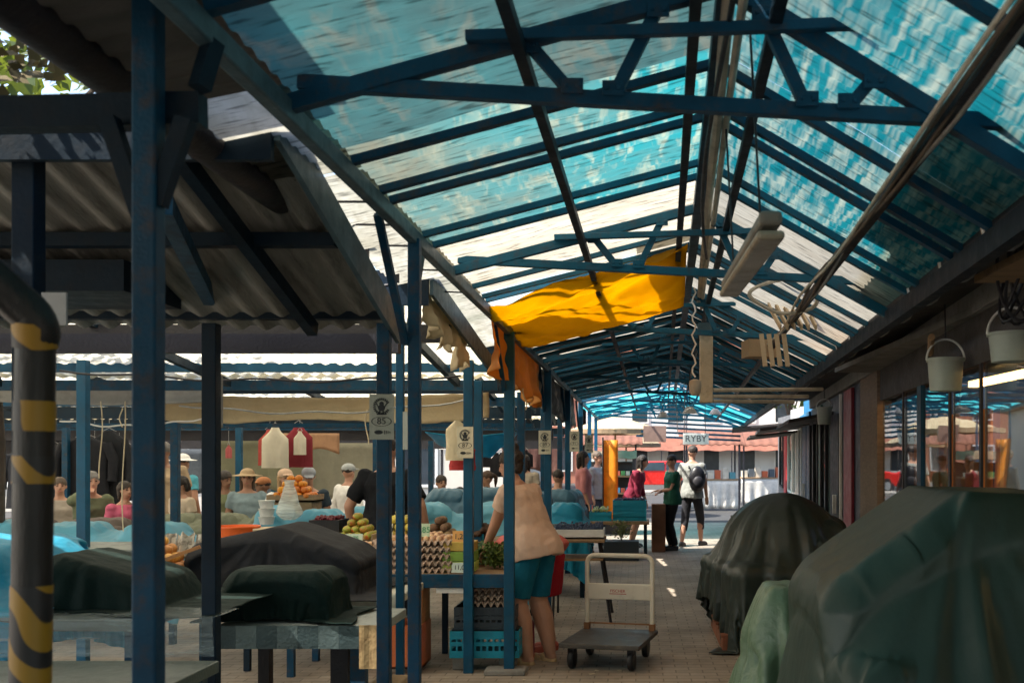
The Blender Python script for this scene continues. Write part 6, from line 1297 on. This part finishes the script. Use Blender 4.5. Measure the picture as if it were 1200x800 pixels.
person('dark silhouetted person sitting low behind the sky blue tarpaulin', PX(517, 14.8), 14.8, R(30), 1.65, sit=.55, shirt=(.05, .06, .07), hair=(.03, .02, .02), skin='tan')
person('person in black with dark hair sitting behind the 87 post', PX(554, 13.4), 13.4, R(0), 1.66, sit=.7, shirt=(.04, .04, .045), hair=(.02, .015, .015), style='bob', skin='tan')
person('woman in pale top with tied up hair seen before the bright hall', PX(571, 15.2), 15.2, R(-60), 1.62, sit=.62, shirt=(.5, .5, .46), hair=(.06, .04, .03), style='pony', skin='tan')
person('person in a beige top far behind the bending woman', PX(615, 16.2), 16.2, R(170), 1.6, shirt=(.45, .38, .3), hair=(.03, .02, .02), style='long', face=False)
person('man in a slate blue t-shirt with his back turned beyond the blueberries', PX(650, 14.9), 14.9, R(160), 1.68, lean=10, shirt=(.08, .11, .15), hair=(.04, .03, .03), face=False, fat=1.2, sit=.62)
person('woman with long dark hair in a white and red top by the far posts', PX(683, 17.2), 17.2, R(100), 1.66, shirt=(.5, .2, .2), hair=(.02, .012, .01), style='long', sleeve=1.4)
person('person in a grey jacket standing beside the orange banner', PX(700, 19.2), 19.2, R(60), 1.66, shirt=(.28, .28, .29), hair=(.1, .07, .05), sleeve=1.8)
# stools for the seated people
def stool(label, x, y, h):
    t = thing('stool', (x, y, 0), label, 'stool', 'stools behind the stalls'); MB().lathe([(.15, h - .04), (.16, h - .03), (.16, h - .005), (.15, h)], (x, y, 0), 20).build('seat', wood, t, smooth=True)
    for k in range(4): a = k * 1.571 + .785; MB().tube([(x + .1 * math.cos(a), y + .1 * math.sin(a), h - .04), (x + .15 * math.cos(a), y + .15 * math.sin(a), 0)], .012, 6).build('leg', dark, t)
for px, yy, hh, who in ((104, 12.9, .5, 'grey haired man in olive'), (146, 12.6, .48, 'woman in the pink blouse'), (70, 13.3, .45, 'woman in pale trousers'), (213, 12.2, .58, 'dark haired child'), (262, 13.0, .52, 'long haired woman by the olive cloths'), (290, 12.9, .52, 'woman in the straw hat'), (307, 13.4, .54, 'person in the orange brown cap'), (334, 12.4, .58, 'woman with the visor'), (361, 13.6, .56, 'man in the grey cap and navy shirt'), (408, 14.6, .58, 'man in the white shirt'), (517, 14.8, .45, 'silhouetted person'), (554, 13.4, .6, 'person in black behind the 87 post'), (571, 15.2, .52, 'woman with tied up hair'), (650, 14.9, .52, 'man in slate blue')):
    stool('wooden stool under the ' + who, PX(px, yy), yy, hh)
bp_ = thing('backpack', (PX(822, 18.2), 18.25, 1.0), 'black backpack hanging on the back of the man in the grey shirt', 'backpack'); bx, bz = PX(813, 18.2), 1.2
MB().ball((bx + .06, 18.18, bz), (.15, .1, .24), 16, 10).build('pack', black_pl, bp_, smooth=True); MB().ball((bx + .07, 18.08, bz - .06), (.1, .05, .12), 12, 8).build('pocket', dark, bp_, smooth=True)
for s in (-.08, .08): MB().tube([(bx + s, 18.24, bz + .2), (bx + s, 18.4, bz + .28), (bx + s, 18.52, bz + .12), (bx + s, 18.44, bz - .12)], .014, 6).build('strap', dark, bp_)
bag('reddish shopping bag standing by the legs of the woman in beige', -.88, 8.1, .36, .16, .35, M('wine red bag', (.3, .06, .07), .6), 5)
bpy.data.scenes.remove(TMP)
# ------------------------------------------------------------------ light, sky, camera
w = bpy.data.worlds.new('World'); SC.world = w; w.use_nodes = True; nt = w.node_tree; bg = nt.nodes['Background']
sky = nt.nodes.new('ShaderNodeTexSky'); sky.sky_type = 'NISHITA'; sky.sun_disc = False
SUN_EL, SUN_AZ = 54, 252          # azimuth the light comes from, clockwise from +Y
sky.sun_elevation = R(SUN_EL); sky.sun_rotation = R(SUN_AZ); sky.air_density = 1.2; sky.dust_density = 2.5
nt.links.new(sky.outputs[0], bg.inputs[0]); bg.inputs[1].default_value = .14
sl = bpy.data.lights.new('sun', 'SUN'); sl.energy = 4.2; sl.angle = R(.6); sl.color = (1, .94, .84)
so = bpy.data.objects.new('sun', sl); COL.objects.link(so)
src = V((math.sin(R(SUN_AZ)) * math.cos(R(SUN_EL)), math.cos(R(SUN_AZ)) * math.cos(R(SUN_EL)), math.sin(R(SUN_EL))))
so.rotation_euler = (-src).to_track_quat('-Z', 'Y').to_euler(); so.location = src * 40
cd = bpy.data.cameras.new('camera'); cam = bpy.data.objects.new('camera', cd); COL.objects.link(cam); SC.camera = cam
cam.location = (0, 0, EYE); cam.rotation_euler = (R(90), 0, 0); cd.sensor_width = 36; cd.lens = 36
cd.shift_x = -(CX - 600) / 1200; cd.shift_y = (CY - 400) / 1200; cd.clip_start = .05; cd.clip_end = 1500
cd.dof.use_dof = True; cd.dof.focus_distance = 8.5; cd.dof.aperture_fstop = 5
SC.view_settings.view_transform = 'Standard'; SC.view_settings.look = 'None'; SC.view_settings.exposure = 1.6; SC.view_settings.gamma = 1
SC.render.engine = 'CYCLES'; SC.cycles.use_denoising = True
SC.cycles.max_bounces = 8; SC.cycles.diffuse_bounces = 5; SC.cycles.transparent_max_bounces = 12; SC.cycles.sample_clamp_indirect = 6
